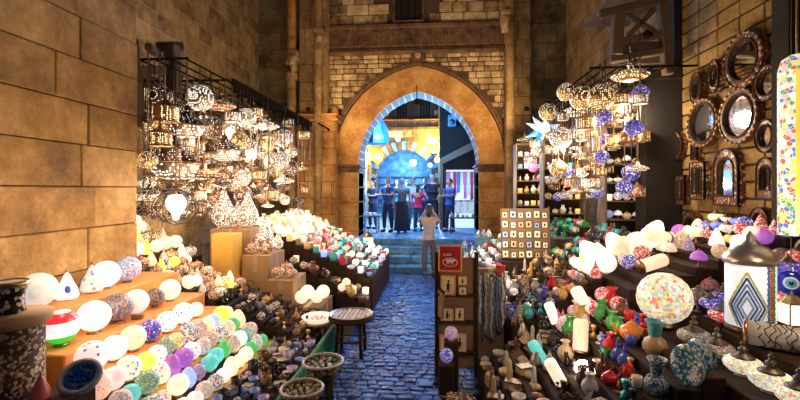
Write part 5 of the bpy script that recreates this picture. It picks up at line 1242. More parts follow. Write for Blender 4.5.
# flag: black, white and red cloth over a carton behind the picture stand
carton(.50, .80, 4.98, 5.4, 0, 1.12, 'tall carton behind the picture stand under the striped flag', 'card_dark')
e = empty('striped_flag', (.62, 5.15, 1.125), rz=-.25, label='black, white and red flag spread on the carton behind the picture stand', cat='flag')
for i, (c, nm) in enumerate([((.02, .02, .02), 'black_stripe'), ((.85, .83, .8), 'white_stripe'), ((.65, .02, .03), 'red_stripe')]):
    g = MB(); v = []; f = []; n = 10
    for a in range(n+1):
        for b in (0, 1):
            for k in (0, 1):
                y = -.18+.30*a/n; v.append((-.14+.11*i+.11*b+.04*math.sin(a*.5), y, .012*math.sin(a*1.3+i+b)+.012+.006*k-(.09*max(0, 3-a)/3*(a < 3))))
    for a in range(n):
        o_ = a*4; f += [(o_, o_+2, o_+6, o_+4), (o_+1, o_+5, o_+7, o_+3), (o_, o_+4, o_+5, o_+1), (o_+2, o_+3, o_+7, o_+6)]
    g.add(v, f, 0, True); part(nm, g, ['cloth'], e, color=c)
# silver and blue-grey scarves hanging down beside the picture stand
r = random.Random(9)
for i in range(12):
    x = .45+.035*i*.9; y = 5.44+.04*(i % 2) if False else 5.0-.02
for i in range(11):
    x = .49+.031*i; zt = 1.10-.02*(i % 3); g = MB(); n = r.randint(14, 26); sc_ = r.uniform(.014, .022)
    g.tube([(0, 0, 0)]+[(.008*math.sin(k*.7+i), -.016, -.033*k) for k in range(1, n)], [.006]+[sc_*(1.25 if k % 2 else .5) for k in range(1, n)], 7)
    c = [(.30, .36, .46), (.5, .52, .55), (.12, .2, .36), (.4, .33, .25), (.62, .6, .58)][i % 5]; o = link('hanging_bead_strand', g.mesh('hanging_bead_strand', ['objgloss' if i % 2 else 'objmetal']), None, (x, 4.94-.02*(i % 2), zt), color=c); tag(o, 'shiny bead strand hanging in front of the flag carton', 'beads', 'shiny strands on the flag carton')
# ---- mid right counter goods
rr = random.Random(58)
def srm(i, y):
    if i < 2: return (['squat', 'shell', 'vase', 'bust', 'candleu', 'cup'], ['silver', 'grey', 'pale blue', 'silver', 'dark', 'white'], .060, ['p_silver'])
    if i < 5: return (['squat', 'drop', 'obelisk', 'candle', 'vase', 'squat'], ['silver', 'white', 'silver', 'cream', 'grey'], .064, ['p_silver', 'p_silver', 'p_gold'])
    if i < 9 and y < 7.5: return (['squat', 'catf', 'bust', 'camel', 'vase', 'obelisk', 'drop', 'boxs'], ['gold', 'bronze', 'gold', 'brown', 'silver', 'dark', 'sandy'], .062, ['p_gold', 'p_bronze'])
    if i < 9: return (['candle', 'bell', 'vase', 'squat', 'globe'], ['cream', 'gold', 'white', 'red', 'teal', 'peach'], .062, ['p_gold', 'objglow', 'mos_fine', 'dots'])
    return (['bottle', 'vase', 'candleu', 'tea', 'bottle', 'vase', 'squat'], ['teal', 'turquoise', 'dark', 'brown', 'green', 'red', 'turquoise', 'black'], .06, ['p_dark', 'p_gold'])
bleacher('bazaar_counter', 'near half of the right counter, small wares on many steps', .36, 2.44, .36, 1.42, 14, 5.5, 6.46, ['shelf'], 'on the near right counter', srm, rr, 'small wares on the near right counter', sp=.132, excl=[(.3, .5, 5.4, 5.5)])
bleacher('bazaar_counter', 'far half of the right counter, running up to the stone steps', .30, 2.44, .36, 1.44, 14, 6.84, 9.6, ['shelf'], 'on the far right counter', srm, rr, 'small wares on the far right counter', sp=.14)
stand('board_plinth', 'dark plinth between the two halves of the right counter', [(.36, 1.0, .6), (1.0, 1.78, .96), (1.78, 2.44, 1.3)], 6.48, 6.82, ['shelf'], 'plinth', 'plinth_step')
# frame board
e = empty('picture_board', (1.38, 6.62, .965), label='pale slanted board covered with small framed pictures on the right counter', cat='board')
e.rotation_euler = (-.12, 0, 0)
part('board', MB().cbox(-.36, .38, 0, .03, 0, .78, .01), ['card_dark'], e)
part('easel_foot', MB().cbox(-.36, .38, -.05, .0, 0, .02, .005), ['shelf'], e)

cset = ['cream', 'sandy', 'white', 'white', 'pale blue', 'sandy', 'cream']; kk_ = 0
for iz in range(5):
    for ix in range(6):
        zl = .03+iz*.15; yl = -.010
        z = .965+zl*math.cos(.12); y = 6.62+zl*math.sin(.12)*1.0-.014
        spawn('frame_t', (1.085+ix*.118, y, z), (.062, .055, .048)[(ix*2+iz*iz) % 3], 'small dark framed picture on the slanted board, %s row from top, %s from left' % (ORD[4-iz], ORD[ix]), COLS[cset[(ix*3+iz*2) % 7]], 0, 'small framed pictures on the slanted board', rot=(-.12, .05*((ix*5+iz*3) % 3-1), 0))
# ---- shelf cabinets facing the street
def cabinet(x0, x1, y, z0, z1, nsh, label, where, seed, kinds, cols, sp, s, depth_=.3):
    e = empty('shelf_cabinet', ((x0+x1)/2, y, z0), label=label, cat='shelf'); w = (x1-x0)/2; H = z1-z0
    part('back_panel', MB().box(-w, w, depth_-.02, depth_, 0, H), ['shelf'], e)
    for sx in (-1, 1): part('side_panel', MB().cbox(sx*w-.015, sx*w+.015, 0, depth_, 0, H, .004), ['timber'], e)
    r = random.Random(seed)
    for k in range(nsh+1):
        zz_ = H*k/nsh; part('shelf', MB().cbox(-w, w, -.01, depth_, zz_-.01, zz_+.01, .003), ['timber'], e)
        if k == nsh: break
        n = int(2*w/sp)
        for j in range(n):
            for row in range(1):
                kd = r.choice(kinds); c = r.choice(cols); ss = s*r.uniform(.85, 1.08); m = None
                if kd in ('globe', 'egg', 'cone'): m = {'glass_shade': r.choice(['mos_red', 'mos_obj', 'objglow', 'mos_multi', 'dots'])}
                if kd == 'squat': m = {'pierced_body': 'p_gold'}
                spawn(kd, ((x0+x1)/2-w+sp*(j+.5)+(2*w-n*sp)/2, y+.10, z0+zz_+.01), ss, '%s %s in %s, %s shelf from top, %s from left' % (c, KIND[kd][0].replace('_', ' '), where, ORD[nsh-1-k], ORD[j]), COLS[c], 0, 'wares in '+where, mats=m)
    return e
cabinet(2.55, 3.36, 6.6, 1.30, 2.95, 6, 'open shelf cabinet by the dark post, full of small lit wares', 'the post-side cabinet', 3, ['globe', 'vase', 'candle', 'globe', 'squat', 'bell', 'bowl'], ['red', 'white', 'pink', 'cream', 'peach', 'blue', 'white'], .132, .062)
cabinet(2.0, 2.72, 8.0, 1.30, 2.95, 6, 'open shelf cabinet deeper in the right shop behind hanging lamps', 'the deeper cabinet', 4, ['vase', 'candle', 'bust', 'candle', 'bottle', 'globe', 'squat'], ['brown', 'cream', 'gold', 'pink', 'gold', 'teal', 'white'], .132, .062)
cabinet(1.75, 2.5, 9.3, 1.42, 3.0, 6, 'open shelf cabinet nearest the gate on the right side', 'the gate-side cabinet', 5, ['candle', 'vase', 'catf', 'candle', 'globe'], ['cream', 'gold', 'pink', 'white', 'silver', 'teal'], .14, .062)
for x0, x1, y, lab in ((2.55, 3.36, 6.6, 'dark chest under the cabinet by the dark post'), (2.0, 2.72, 8.0, 'dark chest under the deeper cabinet')):
    stand('wooden_chest', lab, [(max(x0, 2.46), x1, 1.29)], y, y+.32, ['shelf'], 'chest', 'chest_body')
# hanging rack of the right shop
RZ3 = 3.62
RAILS3 = [2.1, 2.25, 2.4, 2.55, 2.7, 2.85, 3.0, 3.15]
HR3 = Hung(RAILS3, RZ3)
e = empty('lantern_rack', (2.6, 7.5, RZ3), label='black metal rack over the right shop with lamps hung from it', cat='rack')
for x in RAILS3: part('rail', MB().tube([(x-2.6, -1.7, 0), (x-2.6, 2.0, 0)], .012, 6), ['black_metal'], e)
g = MB()
for y in range(4): g.tube([(-.55, -1.65+y*1.1, .01), (.95, -1.65+y*1.1, .01)], .016, 6)
part('crossbar', g, ['black_metal'], e)
HR = [('disc', 630, 76, 17, 2.75, 'p_gold', 'wide gold saucer lantern brightly lit, highest under the timber balcony'), ('orb', 601, 97, 13, 2.55, 'p_gold', 'dark gold pierced ball lantern under the balcony bracket'), ('orb', 582, 98, 12, 2.4, 'p_gold', 'bright gold pierced ball lantern left of the dark gold one'),
      ('orb', 566, 92, 9, 2.4, 'p_gold', 'small gold ball lantern at the top left of the right shop'), ('disc', 575, 112, 14, 2.35, 'p_silver', 'pale saucer lantern above the big mosaic pendant'), ('hbowl', 592, 134, 25, 2.3, None, 'largest shallow mosaic pendant bowl of many colours in the right shop'),
      ('orb', 561, 138, 11, 2.2, 'p_silver', 'silver ball lantern left of the large mosaic pendant'), ('moz', 605, 117, 7, 2.6, None, 'small dark blue mosaic ball pendant under the gold ball lanterns'), ('moz', 634, 128, 9, 2.75, None, 'blue mosaic ball pendant close by the dark post'),
      ('disc', 545, 150, 13, 2.1, 'p_silver', 'pale silver saucer lantern under the star lantern'), ('orb', 548, 112, 9, 2.35, 'p_gold', 'small gold lantern above the star lantern'), ('drum', 620, 100, 9, 2.8, 'p_gold', 'gold drum lantern between ball lanterns near the post'),
      ('hbowl', 553, 178, 8, 2.0, None, 'small mosaic pendant low on the left of the right shop'), ('orb', 530, 160, 7, 2.05, 'p_silver', 'little silver ball lantern nearest the gate pier'), ('disc', 525, 140, 8, 2.1, 'p_gold', 'little gold saucer lantern by the gate pier'), ('drum', 640, 100, 8, 2.95, 'p_silver', 'small silver drum lantern against the dark post')]
for k, px, py, rp, X, m, lab in HR:
    p, s = HR3.find(px, py, rp)
    hang(k, p, s, RZ3, lab, mats={'pierced_globe' if k == 'orb' else 'pierced_body': m} if m else None, group='lamps hanging in the right shop')
r = random.Random(77); cnt = 0; tries = 0; seen_ = {}; acc = []
p = at_x(543, 130, 2.1); HR3.L.append((p.x, p.y, p.z, .28))
while cnt < 95 and tries < 30000:
    tries += 1; px = r.uniform(518, 642); py = r.uniform(84, 198); X = r.choice(RAILS3); p = at_x(px, py, X); s = r.uniform(.085, .15)
    if not (5.85 < p.y < 9.4 and p.z+1.5*s < RZ3 and HR3.free(p.x, p.y, p.z, s)): continue
    HR3.L.append((p.x, p.y, p.z, s)); acc.append((px, p, s, r.choice(['orb', 'disc', 'drum', 'orb', 'disc', 'drum', 'drum', 'moz', 'hbowl']), r.choice(['p_gold', 'p_silver', 'p_copper', 'p_gold']))); cnt += 1
for px, p, s, k, m in sorted(acc, key=lambda q: q[0]):
    w_ = {'p_gold': 'gold', 'p_silver': 'silver', 'p_copper': 'copper'}[m] if k in ('orb', 'disc', 'drum') else 'mosaic'; nn_ = {'orb': 'ball', 'disc': 'saucer', 'drum': 'drum', 'moz': 'blue ball', 'hbowl': 'bowl'}[k]
    col_ = 'gate end' if p.y > 8 else ('middle' if p.y > 6.9 else 'post end'); key = (w_, nn_, col_); seen_[key] = seen_.get(key, 0)+1
    hang(k, p, s, RZ3, '%s %s lantern hanging at the %s of the right rack, %s from left' % (w_, nn_, col_, ORD[seen_[key]-1]), mats={'pierced_globe' if k == 'orb' else 'pierced_body': m} if k in ('orb', 'disc', 'drum') else None, group='lamps hanging in the right shop')
print('HUNG3', cnt)
# star lantern
p = at_x(543, 130, 2.1); s = 19/F*depth(p)
e = empty('star_lantern', p, 0, s, 'white and blue many-pointed glass star lantern, lit inside', 'lantern')
r = random.Random(3)
for i in range(14):
    zc = 1-2*(i+.5)/14; a = i*2.4; dv = Vector((math.sqrt(1-zc*zc)*math.cos(a), math.sqrt(1-zc*zc)*math.sin(a), zc)); q = dv.to_track_quat('Z', 'Y').to_matrix().to_4x4()
    part('star_point', MB().lathe([(.22, .25), (0, 1.0)], 4, mat=q, smooth=False), ['objglow'], e, color=(.75, .88, 1) if i % 3 else (.03, .35, .7))
part('star_heart', MB().ball((0, 0, 0), .34, 10, 6), ['objglow_hot'], e, color=(.9, .95, 1)); link('chain', CH, e, (0, 0, .3), scale=(1/s, 1/s, (RZ3-p.z-.3*s)/s))
# hanging bead necklaces
for i, (px, py, h) in enumerate([(528, 165, .13), (538, 170, .14), (548, 190, .12), (556, 160, .12), (520, 185, .12), (566, 165, .13), (575, 180, .12), (584, 172, .12), (533, 195, .11), (512, 190, .11)]):
    p = at_x(px, py, 2.1+.15*(i % 3)); e = spawn('necks', p, h, 'bunch of bead necklaces hanging on a cord in the right shop, %s of ten from the list of gate-side cords' % ORD[i] if False else 'bunch of bead necklaces hanging from a cord in the right shop', None, .2, 'bead necklaces on cords')
    link('cord', CH, e, (0, 0, 0), scale=(.5/h, .5/h, (RZ3-p.z)/h))
# bead bunches in front of the gate-side cabinet, pink glass lamp
p = at_x(533, 167, 2.1); s = 5/F*depth(p); hang('orb', p, s, RZ3, 'tiny bright pink lantern near the gate pier', mats={'pierced_globe': 'objglow'}, color=(1, .15, .35)).children[0].color = (1, .15, .35, 1)
# timber balcony bracket
e = empty('timber_balcony', (3.1, 5.95, 3.95), label='weathered timber balcony frame with crossed braces over the right shop', cat='balcony')
def tq(px, py, Y=6.0): q = at_y(px, py, Y); return (q.x-3.1, q.y-5.95, q.z-3.95)
beam(tq(598, 16), tq(672, -2), .06, 'crossbeam', e); beam(tq(618, 10), tq(616, 56), .07, 'post', e); beam(tq(662, 2), tq(668, 75), .06, 'post', e)
beam(tq(622, 42), tq(662, 34), .05, 'crossbeam', e); beam(tq(626, 14), tq(656, 33), .035, 'brace', e); beam(tq(628, 36), tq(655, 9), .035, 'brace', e); beam(tq(610, 60), tq(668, 50), .05, 'crossbeam', e)
part('board_panel', MB().box(tq(622, 40)[0], tq(662, 40)[0], .12, .15, tq(640, 62)[2], tq(640, 40)[2]), ['timber'], e)
beam(tq(600, 20), tq(600, 20, 8.0), .05, 'crossbeam', e)
g = MB(); g.box(-.45, .3, .1, 1.9, .95, 1.0); part('floor_boards', g, ['timber'], e)
# lamp under the balcony
# ---- mirrors
ML = [(747, 60, 1.0, 28, 1, 'round mirror in a black and bone inlaid frame, highest on the lattice wall', .64, False, 'inlay'),
 (706, 123, 1.02, 24, 1, 'round mirror with broad reddish wooden frame, left of the blue one', .74, False, 'inlay_red'), (742, 116, .98, 28, 1, 'large round mirror in a beaded inlaid frame, central on the lattice wall', .68, False, 'inlay_red'),
 (771, 83, .95, 18, 1, 'small round mirror right below the highest one', .62, False, 'inlay'), (700, 88, .62, 16, 1, 'narrow oval mirror upper left on the lattice wall', .62, False, 'inlay_red'),
 (718, 76, .5, 17, 1, 'slim dark oval mirror between the narrow and highest mirrors', .55, False, 'inlay'), (679, 146, .85, 14, 1, 'little oval mirror nearest the dark post', .65, False, 'inlay_red'),
 (701, 181, .62, 19, 0, 'small rectangular framed mirror with oval look beside the arched one', .6, False, 'inlay'), (730, 177, .62, 29, 0, 'tall arched mirror in a wide inlaid frame, under the large round mirror', .58, True, 'inlay'),
 (684, 190, .5, 15, 0, 'narrow upright mirror left of the small rectangular one', .55, False, 'inlay_red'), (770, 178, .55, 21, 0, 'upright mirror with small glass high in a carved frame', .5, True, 'inlay_red'),
 (770, 136, .8, 17, 1, 'dark red oval mirror with beaded edge near the column lamp', .6, False, 'inlay_red'), (694, 232, .66, 21, 0, 'left arched mirror of the low carved pair', .62, True, 'inlay_red'), (727, 235, .72, 21, 0, 'right arched mirror of the low carved pair', .62, True, 'inlay_red'),
 (698, 152, .6, 8, 0, 'tiny square mirror between the round mirrors', .7, False, 'inlay'), (764, 222, .85, 15, 1, 'dark oval mirror low beside the arched pair', .55, False, 'inlay_red')]
for px, py, hw, hh, ov, lab, fw, ar_, m in ML: mirror(px, py, hw, hh, lab, bool(ov), mat=m, fw=fw+.07, arch=ar_)
# ------------------------------------------------------------------ PEOPLE
def skin(name, pts, edges, mat, parent, subs=1, extra=None, color=None, trim=None):
    me = bpy.data.meshes.new(name+'_skel'); me.from_pydata([p[:3] for p in pts], edges, []); o = bpy.data.objects.new(name+'_skel', me); COL.objects.link(o)
    md = o.modifiers.new('s', 'SKIN'); md.use_smooth_shade = True; md.branch_smoothing = .3
    for i, v in enumerate(me.skin_vertices[0].data):
        r = pts[i][3]; v.radius = r if hasattr(r, '__len__') else (r, r); v.use_root = (i == 0)
    sb = o.modifiers.new('u', 'SUBSURF'); sb.levels = subs; sb.render_levels = subs
    dg = bpy.context.evaluated_depsgraph_get(); m2 = bpy.data.meshes.new_from_object(o.evaluated_get(dg)); bpy.data.objects.remove(o); bpy.data.meshes.remove(me)
    v = [tuple(q.co) for q in m2.vertices]; f = [tuple(p.vertices) for p in m2.polygons]
    g = MB(); g.add(v, f, 0, True)
    if extra: extra(g)
    bpy.data.meshes.remove(m2); m2 = g.mesh(name, [mat])
    return link(name, m2, parent, color=color)
def person(loc, face, H, label, top, bottom, hairc=(.02, .015, .012), pose='down', skirt=False, scarf=None, sleeve='short', lean=0, female=False, phone=False, shoes=(.05, .04, .04)):
    """face: angle the person looks toward (0 = +Y, away from camera)"""
    s = H/1.72; e = empty('person', loc, face, s, label, 'person')
    sh = .185 if female else .205
    J = {'pel': (0, 0, .93), 'wa': (0, .0, 1.08), 'ch': (0, -.01+lean, 1.30), 'nk': (0, lean, 1.46), 'hd0': (0, .01+lean, 1.53)}
    A = {'down': [(.245, .0, 1.15), (.25, .10, .92)], 'phone': [(.27, .12, 1.30), (.10, .30, 1.56)], 'forward': [(.23, .08, 1.17), (.12, .32, 1.18)], 'hip': [(.33, -.05, 1.18), (.20, .05, 1.02)]}
    pts = []; ed = []
    def P(p, r): pts.append((p[0], p[1], p[2], r)); return len(pts)-1
    pel = P(J['pel'], (.13, .10)); wa = P(J['wa'], (.11, .085)); ch = P(J['ch'], (.135, .095)); nk = P(J['nk'], (.055, .055)); hd = P(J['hd0'], (.052, .055))
    ed += [(pel, wa), (wa, ch), (ch, nk), (nk, hd)]
    hands = []
    for sx in (-1, 1):
        ap = A[pose if pose != 'mix' else ('down' if sx < 0 else 'forward')]
        S = P((sx*sh, lean*.9, 1.40), .052); E = P((sx*ap[0][0], ap[0][1]+lean*.8, ap[0][2]), .037); W = P((sx*ap[1][0], ap[1][1]+lean, ap[1][2]), .026)
        ed += [(ch, S), (S, E), (E, W)]; hands.append((Vector(pts[W][:3]), (Vector(pts[W][:3])-Vector(pts[E][:3])).normalized(), sx))
        step_ = .03*sx
        h = P((sx*.10, 0, .86), .085); k = P((sx*.105, .02+step_, .49), .056); a = P((sx*.11, -.01+step_*1.6, .09), .036); t = P((sx*.12, .13+step_*1.6, .035), .030)
        ed += [(pel, h), (h, k), (k, a), (a, t)]
    zc = 1.615
    def headx(g):
        y0 = .015+lean
        g.ball((0, y0, zc), (.074, .092, .112), 16, 12); g.ball((0, y0+.035, zc-.055), (.052, .055, .055), 10, 8)
        g.tube([(0, y0+.085, zc+.025), (0, y0+.112, zc-.018), (0, y0+.09, zc-.028)], [.008, .014, .01], 6)
        for q in (-1, 1): g.ball((q*.076, y0-.005, zc-.005), (.012, .022, .032), 8, 6); g.ball((q*.03, y0+.082, zc+.02), (.014, .010, .009), 8, 5)
        g.tube([(-.022, y0+.088, zc-.055), (0, y0+.094, zc-.057), (.022, y0+.088, zc-.055)], .006, 5)
        for W, d, sx in hands:
            u = d.cross(Vector((0, 0, 1))); u = u.normalized() if u.length > .1 else Vector((1, 0, 0)); n_ = d.cross(u)
            mt_ = Matrix(((u.x, d.x, n_.x, W.x), (u.y, d.y, n_.y, W.y), (u.z, d.z, n_.z, W.z), (0, 0, 0, 1)))
            g.ball((0, .045, 0), (.040, .055, .017), 10, 7, mat=mt_)
            for j, L in enumerate((.062, .072, .068, .052)):
                x = -.028+.019*j; g.tube([(x, .075, 0), (x*1.1, .075+L*.5, .006), (x*1.1, .075+L*.9, .028)], [.0095, .0085, .006], 6, mat=mt_)
            g.tube([(-sx*.030, .02, 0), (-sx*.058, .055, .012), (-sx*.055, .085, .026)], [.012, .010, .007], 6, mat=mt_)
    skin('body', pts, ed, 'skin', e, 1, headx)
    # clothes
    def sub(idx, k, ends=None): return idx
    q = []; qe = []
    def Q(p, r): q.append((p[0], p[1], p[2], r)); return len(q)-1
    c0 = Q((0, lean*.3, 1.02), (.155, .12)); c1 = Q((0, lean*.6, 1.15), (.140, .11)); c2 = Q((0, -.01+lean, 1.32), (.160, .115)); c3 = Q((0, lean, 1.43), (.075, .07)); b0 = Q((0, 0, .90), (.165, .125))
    qe += [(c0, c1), (c1, c2), (c2, c3), (b0, c0)]
    for sx in (-1, 1):
        ap = A[pose if pose != 'mix' else ('down' if sx < 0 else 'forward')]
        S = Q((sx*sh, lean*.9, 1.395), .070); Ev = Vector((sx*ap[0][0], ap[0][1]+lean*.8, ap[0][2])); Sv = Vector((sx*sh, lean*.9, 1.395)); Wv = Vector((sx*ap[1][0], ap[1][1]+lean, ap[1][2]))
        if sleeve == 'short': m_ = Q(Sv.lerp(Ev, .7), .058); qe += [(c2, S), (S, m_)]
        else: m_ = Q(Ev, .052); w_ = Q(Ev.lerp(Wv, .92), .038); qe += [(c2, S), (S, m_), (m_, w_)]
    skin('shirt', q, qe, 'cloth', e, 1, color=top)
    if skirt:
        part('robe_skirt', L_([(0, 1.0), (.16, 1.0), (.19, .85), (.22, .5), (.26, .08), (.24, .08), (0, .12)], 20, flute=.05, nf=9), ['cloth'], e, color=bottom)
    else:
        q = []; qe = []; c0 = Q((0, 0, .97), (.150, .115)); c1 = Q((0, 0, .90), (.155, .12)); qe.append((c0, c1))
        for sx in (-1, 1):
            st = .03*sx; a = Q((sx*.10, 0, .80), .100); b = Q((sx*.107, .02+st, .49), .074); c = Q((sx*.11, -.01+st*1.6, .11), .058); qe += [(c1, a), (a, b), (b, c)]
        skin('trousers', q, qe, 'cloth', e, 1, color=bottom)
    for sx in (-1, 1):
        st = .03*sx*1.6; part('shoe', MB().ball((sx*.115, .055+st, .045), (.052, .14, .05), 12, 8), ['objgloss'], e, color=shoes)
    if scarf: 
        g = MB().ball((0, .0+lean, zc+.01), (.098, .105, .130), 16, 12); g.lathe([(.075, zc-.02), (.11, zc-.12), (.19, zc-.22), (.20, zc-.30), (0, zc-.2)], 16, mat=Matrix.Translation((0, lean-.01, 0))); part('head_scarf', g, ['cloth'], e, color=scarf)
        # leave the face open
        part('face', MB().ball((0, .06+lean, zc), (.060, .062, .085), 12, 8), ['skin'], e)
    else:
        g = MB().ball((0, -.005+lean, zc+.022), (.082, .095, .108), 16, 12)
        if female: g.ball((0, -.055+lean, zc-.06), (.072, .045, .13), 12, 8)
        part('hair', g, ['obj'], e, color=hairc)
    if phone: part('held_phone', MB().cbox(-.04, .04, .33, .342, 1.60, 1.75, .004), ['void'], e)
    return e
wp = at_z(429, 277, 0); 
person((wp.x, wp.y, .022), 0, 1.64, 'person in pale grey t-shirt and grey trousers seen from behind, raising a phone', (.34, .31, .34), (.12, .11, .14), pose='phone', phone=False, female=True)
h = empty('held_phone', (wp.x, wp.y+.335, 1.56), label='phone held up by the person in the pale grey t-shirt', cat='phone'); part('phone_body', MB().cbox(-.04, .04, 0, .01, -.02, .13, .004), ['void'], h); part('screen', MB().box(-.036, .036, -.002, 0, -.015, .125), [plain('lit_screen', (.3, .45, .7), .2, es=.8)], h)
PP = [(388, 13.4, 2.6, 1.72, 'person in dark blue shirt and trousers facing right left of the crowd', (.03, .09, .28), (.015, .03, .09), 'forward', False, None, False),
 (402, 13.2, .2, 1.66, 'person in a blue-grey headscarf and long dark robe, back turned', (.08, .16, .32), (.015, .025, .06), 'down', True, (.20, .32, .50), True),
 (418, 13.7, -.3, 1.48, 'person in a bright crimson top beside the pale grey t-shirt', (.60, .02, .10), (.03, .07, .20), 'mix', False, None, True),
 (433, 14.6, 2.9, 1.86, 'tall person in black standing above the crowd', (.015, .015, .03), (.015, .02, .04), 'hip', False, None, False),
 (450, 13.6, 2.2, 1.66, 'person in cobalt blue shirt before the lit doorway', (.03, .10, .42), (.02, .04, .12), 'forward', False, None, False),
 (373, 14.4, 2.4, 1.66, 'person in black top behind the low table at far left', (.03, .04, .10), (.02, .03, .08), 'forward', False, None, False),
 (413, 15.2, 3.0, 1.74, 'person in a white shirt deep in the crowd', (.55, .62, .72), (.05, .08, .16), 'down', False, None, False),
 (425, 15.8, 2.8, 1.72, 'person in a navy shirt between the white shirt and the tall one', (.04, .07, .18), (.02, .03, .06), 'down', False, None, False),
 (396, 16.5, 3.1, 1.70, 'person in a teal shirt far back at the left of the passage', (.05, .25, .32), (.03, .04, .08), 'down', False, None, False),
 (406, 17.3, 2.6, 1.70, 'person in a grey shirt far back under the striped arch', (.25, .28, .34), (.04, .05, .08), 'down', False, None, False)]
for px, Y, fc, H, lab, tp_, bt, ps, sk_, sc_, fm in PP:
    q = at_y(px, 200, Y); person((q.x, Y, PZ), fc, H, lab, tp_, bt, pose=ps, skirt=sk_, scarf=sc_, female=fm)
# ---- things in the passage
def simple_table(name, x0, x1, y0, y1, z, label, base, mat='timber'):
    e = empty(name, ((x0+x1)/2, (y0+y1)/2, base), label=label, cat='table'); w, d = (x1-x0)/2, (y1-y0)/2
    part('tabletop', MB().cbox(-w, w, -d, d, z-.04, z, .008), [mat], e)
    for sx in (-1, 1):
        for sy in (-1, 1): part('leg', MB().cbox(sx*(w-.05)-.02, sx*(w-.05)+.02, sy*(d-.05)-.02, sy*(d-.05)+.02, 0, z-.04, .004), [mat], e)
    return e
q = at_y(371, 212, 13.2); simple_table('market_table', q.x-.45, q.x+.25, 13.0, 13.6, .55, 'low pale table at the left of the passage with white cups', PZ, 'step')
rr = random.Random(3)
scatter(q.x-.42, q.x+.22, 13.03, 13.57, PZ+.55, .15, ['cup', 'candleu'], 'on the passage table', .05, ['white', 'pale blue', 'white'], rr, 'cups on the passage table')
q = at_y(459, 212, 13.1); simple_table('market_table', q.x-.3, q.x+.75, 12.95, 13.2, .5, 'low dark table at the right of the passage below the lit doorway', PZ)
scatter(q.x-.28, q.x+.72, 12.97, 13.18, PZ+.5, .15, ['vase', 'bottle', 'squat'], 'on the table below the lit doorway', .055, ['silver', 'pale blue', 'grey'], rr, 'ornaments on the table below the lit doorway')
# silvery ornaments heaped at the right of the steps
stand('goods_plinth', 'stone-grey plinth beside the steps at the right, heaped with silvery ornaments', [(.95, 1.35, .95), (.62, .95, .72)], 9.75, 10.25, ['step'], 'plinth', 'plinth_step')
rr = random.Random(13)
scatter(.97, 1.33, 9.8, 10.2, .95, .12, ['bust', 'vase', 'squat', 'drop'], 'on the plinth beside the steps, upper level', .055, ['silver', 'pale blue', 'white'], rr, 'silvery ornaments beside the steps')
scatter(.64, .93, 9.8, 10.2, .72, .12, ['bust', 'vase', 'squat', 'bottle'], 'on the plinth beside the steps, lower level', .055, ['silver', 'pale blue', 'white', 'blue'], rr, 'silvery ornaments beside the steps')
# blue-lit cone lantern and canopy cloth at the upper left of the arch
q = at_y(375, 125, 14.0)
e = empty('fabric_cone_lantern', q, 0, 1, 'large blue fabric lantern hanging high at the left inside the arch', 'lantern')
part('fabric_shade', L_([(.02, .55), (.16, .35), (.38, -.1), (.46, -.5), (.44, -.62), (0, -.66)], 8, smooth=False), ['cloth'], e, color=(.05, .22, .55))
g = MB()
for i in range(8): a = 2*PI*i/8; g.tube([(.02*math.cos(a), .02*math.sin(a), .55), (.385*math.cos(a), .385*math.sin(a), -.1), (.465*math.cos(a), .465*math.sin(a), -.5)], .02, 5)
part('rib', g, ['step'], e); part('bulb', MB().ball((.05, -.42, .0), .09), ['hotblue'], e); part('cord', MB().tube([(0, 0, .55), (0, 0, 3.0)], .012, 5), ['black_metal'], e)
e = empty('passage_beam', (0, 14.0, q.z+3.02), label='dark beam high across the passage behind the arch', cat='beam'); part('beam_timber', MB().cbox(-3.0, 3.15, -.08, .08, 0, .16, .01), ['dark'], e)
for px, py, Y, rad, c, m, lab in [(413, 163, 16.5, .13, (1, 1, 1), 'hotblue', 'blazing blue-white ball lamp hanging over the crowd'), (398, 139, 18.5, .10, (.2, .4, 1), 'hotblue', 'small blue-white lamp above the striped far arch'), (437, 160, 15.0, .10, (1, 1, 1), 'objglow_hot', 'white globe lamp at the corner of the dark shop'), (430, 165, 15.3, .08, (1, 1, 1), 'objglow_hot', 'smaller white globe lamp left of the corner one')]:
    q = at_y(px, py, Y); e = empty('hanging_globe', q, 0, 1, lab, 'lamp'); part('glass_globe', MB().ball((0, 0, 0), rad), [m], e, color=c); part('socket', L_([(rad*.4, rad*.85), (rad*.4, rad*1.2), (0, rad*1.25)], 10), ['iron'], e); part('cord', MB().tube([(0, 0, rad*1.2), (0, 0, 7.6-q.z)], .01, 5), ['black_metal'], e)
g = MB()
for Y in (15.15, 16.5, 18.5): g.cbox(-3.0, 3.1 if Y < 15.2 else .6, Y-.05, Y+.05, 7.55, 7.7, .01)
struct('ceiling_beams', g, ['dark'])
for px, py, nm in ((370, 160, 'left'), (434, 153, 'right')):
    q = at_y(px, py, BY-.35); e = empty('wall_uplight', q, 0, 1, 'yellow uplight washing the far facade at the %s of the striped arch' % nm, 'lamp')
    part('bowl_housing', L_([(0, -.12), (.14, -.1), (.2, 0), (.17, 0), (.1, -.06), (0, -.06)], 14), ['iron'], e); part('bulb', MB().ball((0, 0, .0), .10), ['hot'], e); part('wall_arm', MB().tube([(0, 0, -.1), (0, .35, -.1)], .02, 6), ['iron'], e)
# air-conditioner box on the dark building
q = at_y(452, 121, 15.1); e = empty('air_conditioner', q, 0, 1, 'pale air-conditioner box high on the dark building', 'air conditioner')
part('casing', MB().cbox(-.14, .14, -.12, .1, -.2, .2, .015), ['step'], e); part('fan_grille', L_([(0, 0), (.1, 0), (.1, .01), (0, .01)], 16, mat=Matrix.Translation((0, -.12, -.05)) @ Matrix.Rotation(PI/2, 4, 'X')), ['iron'], e)
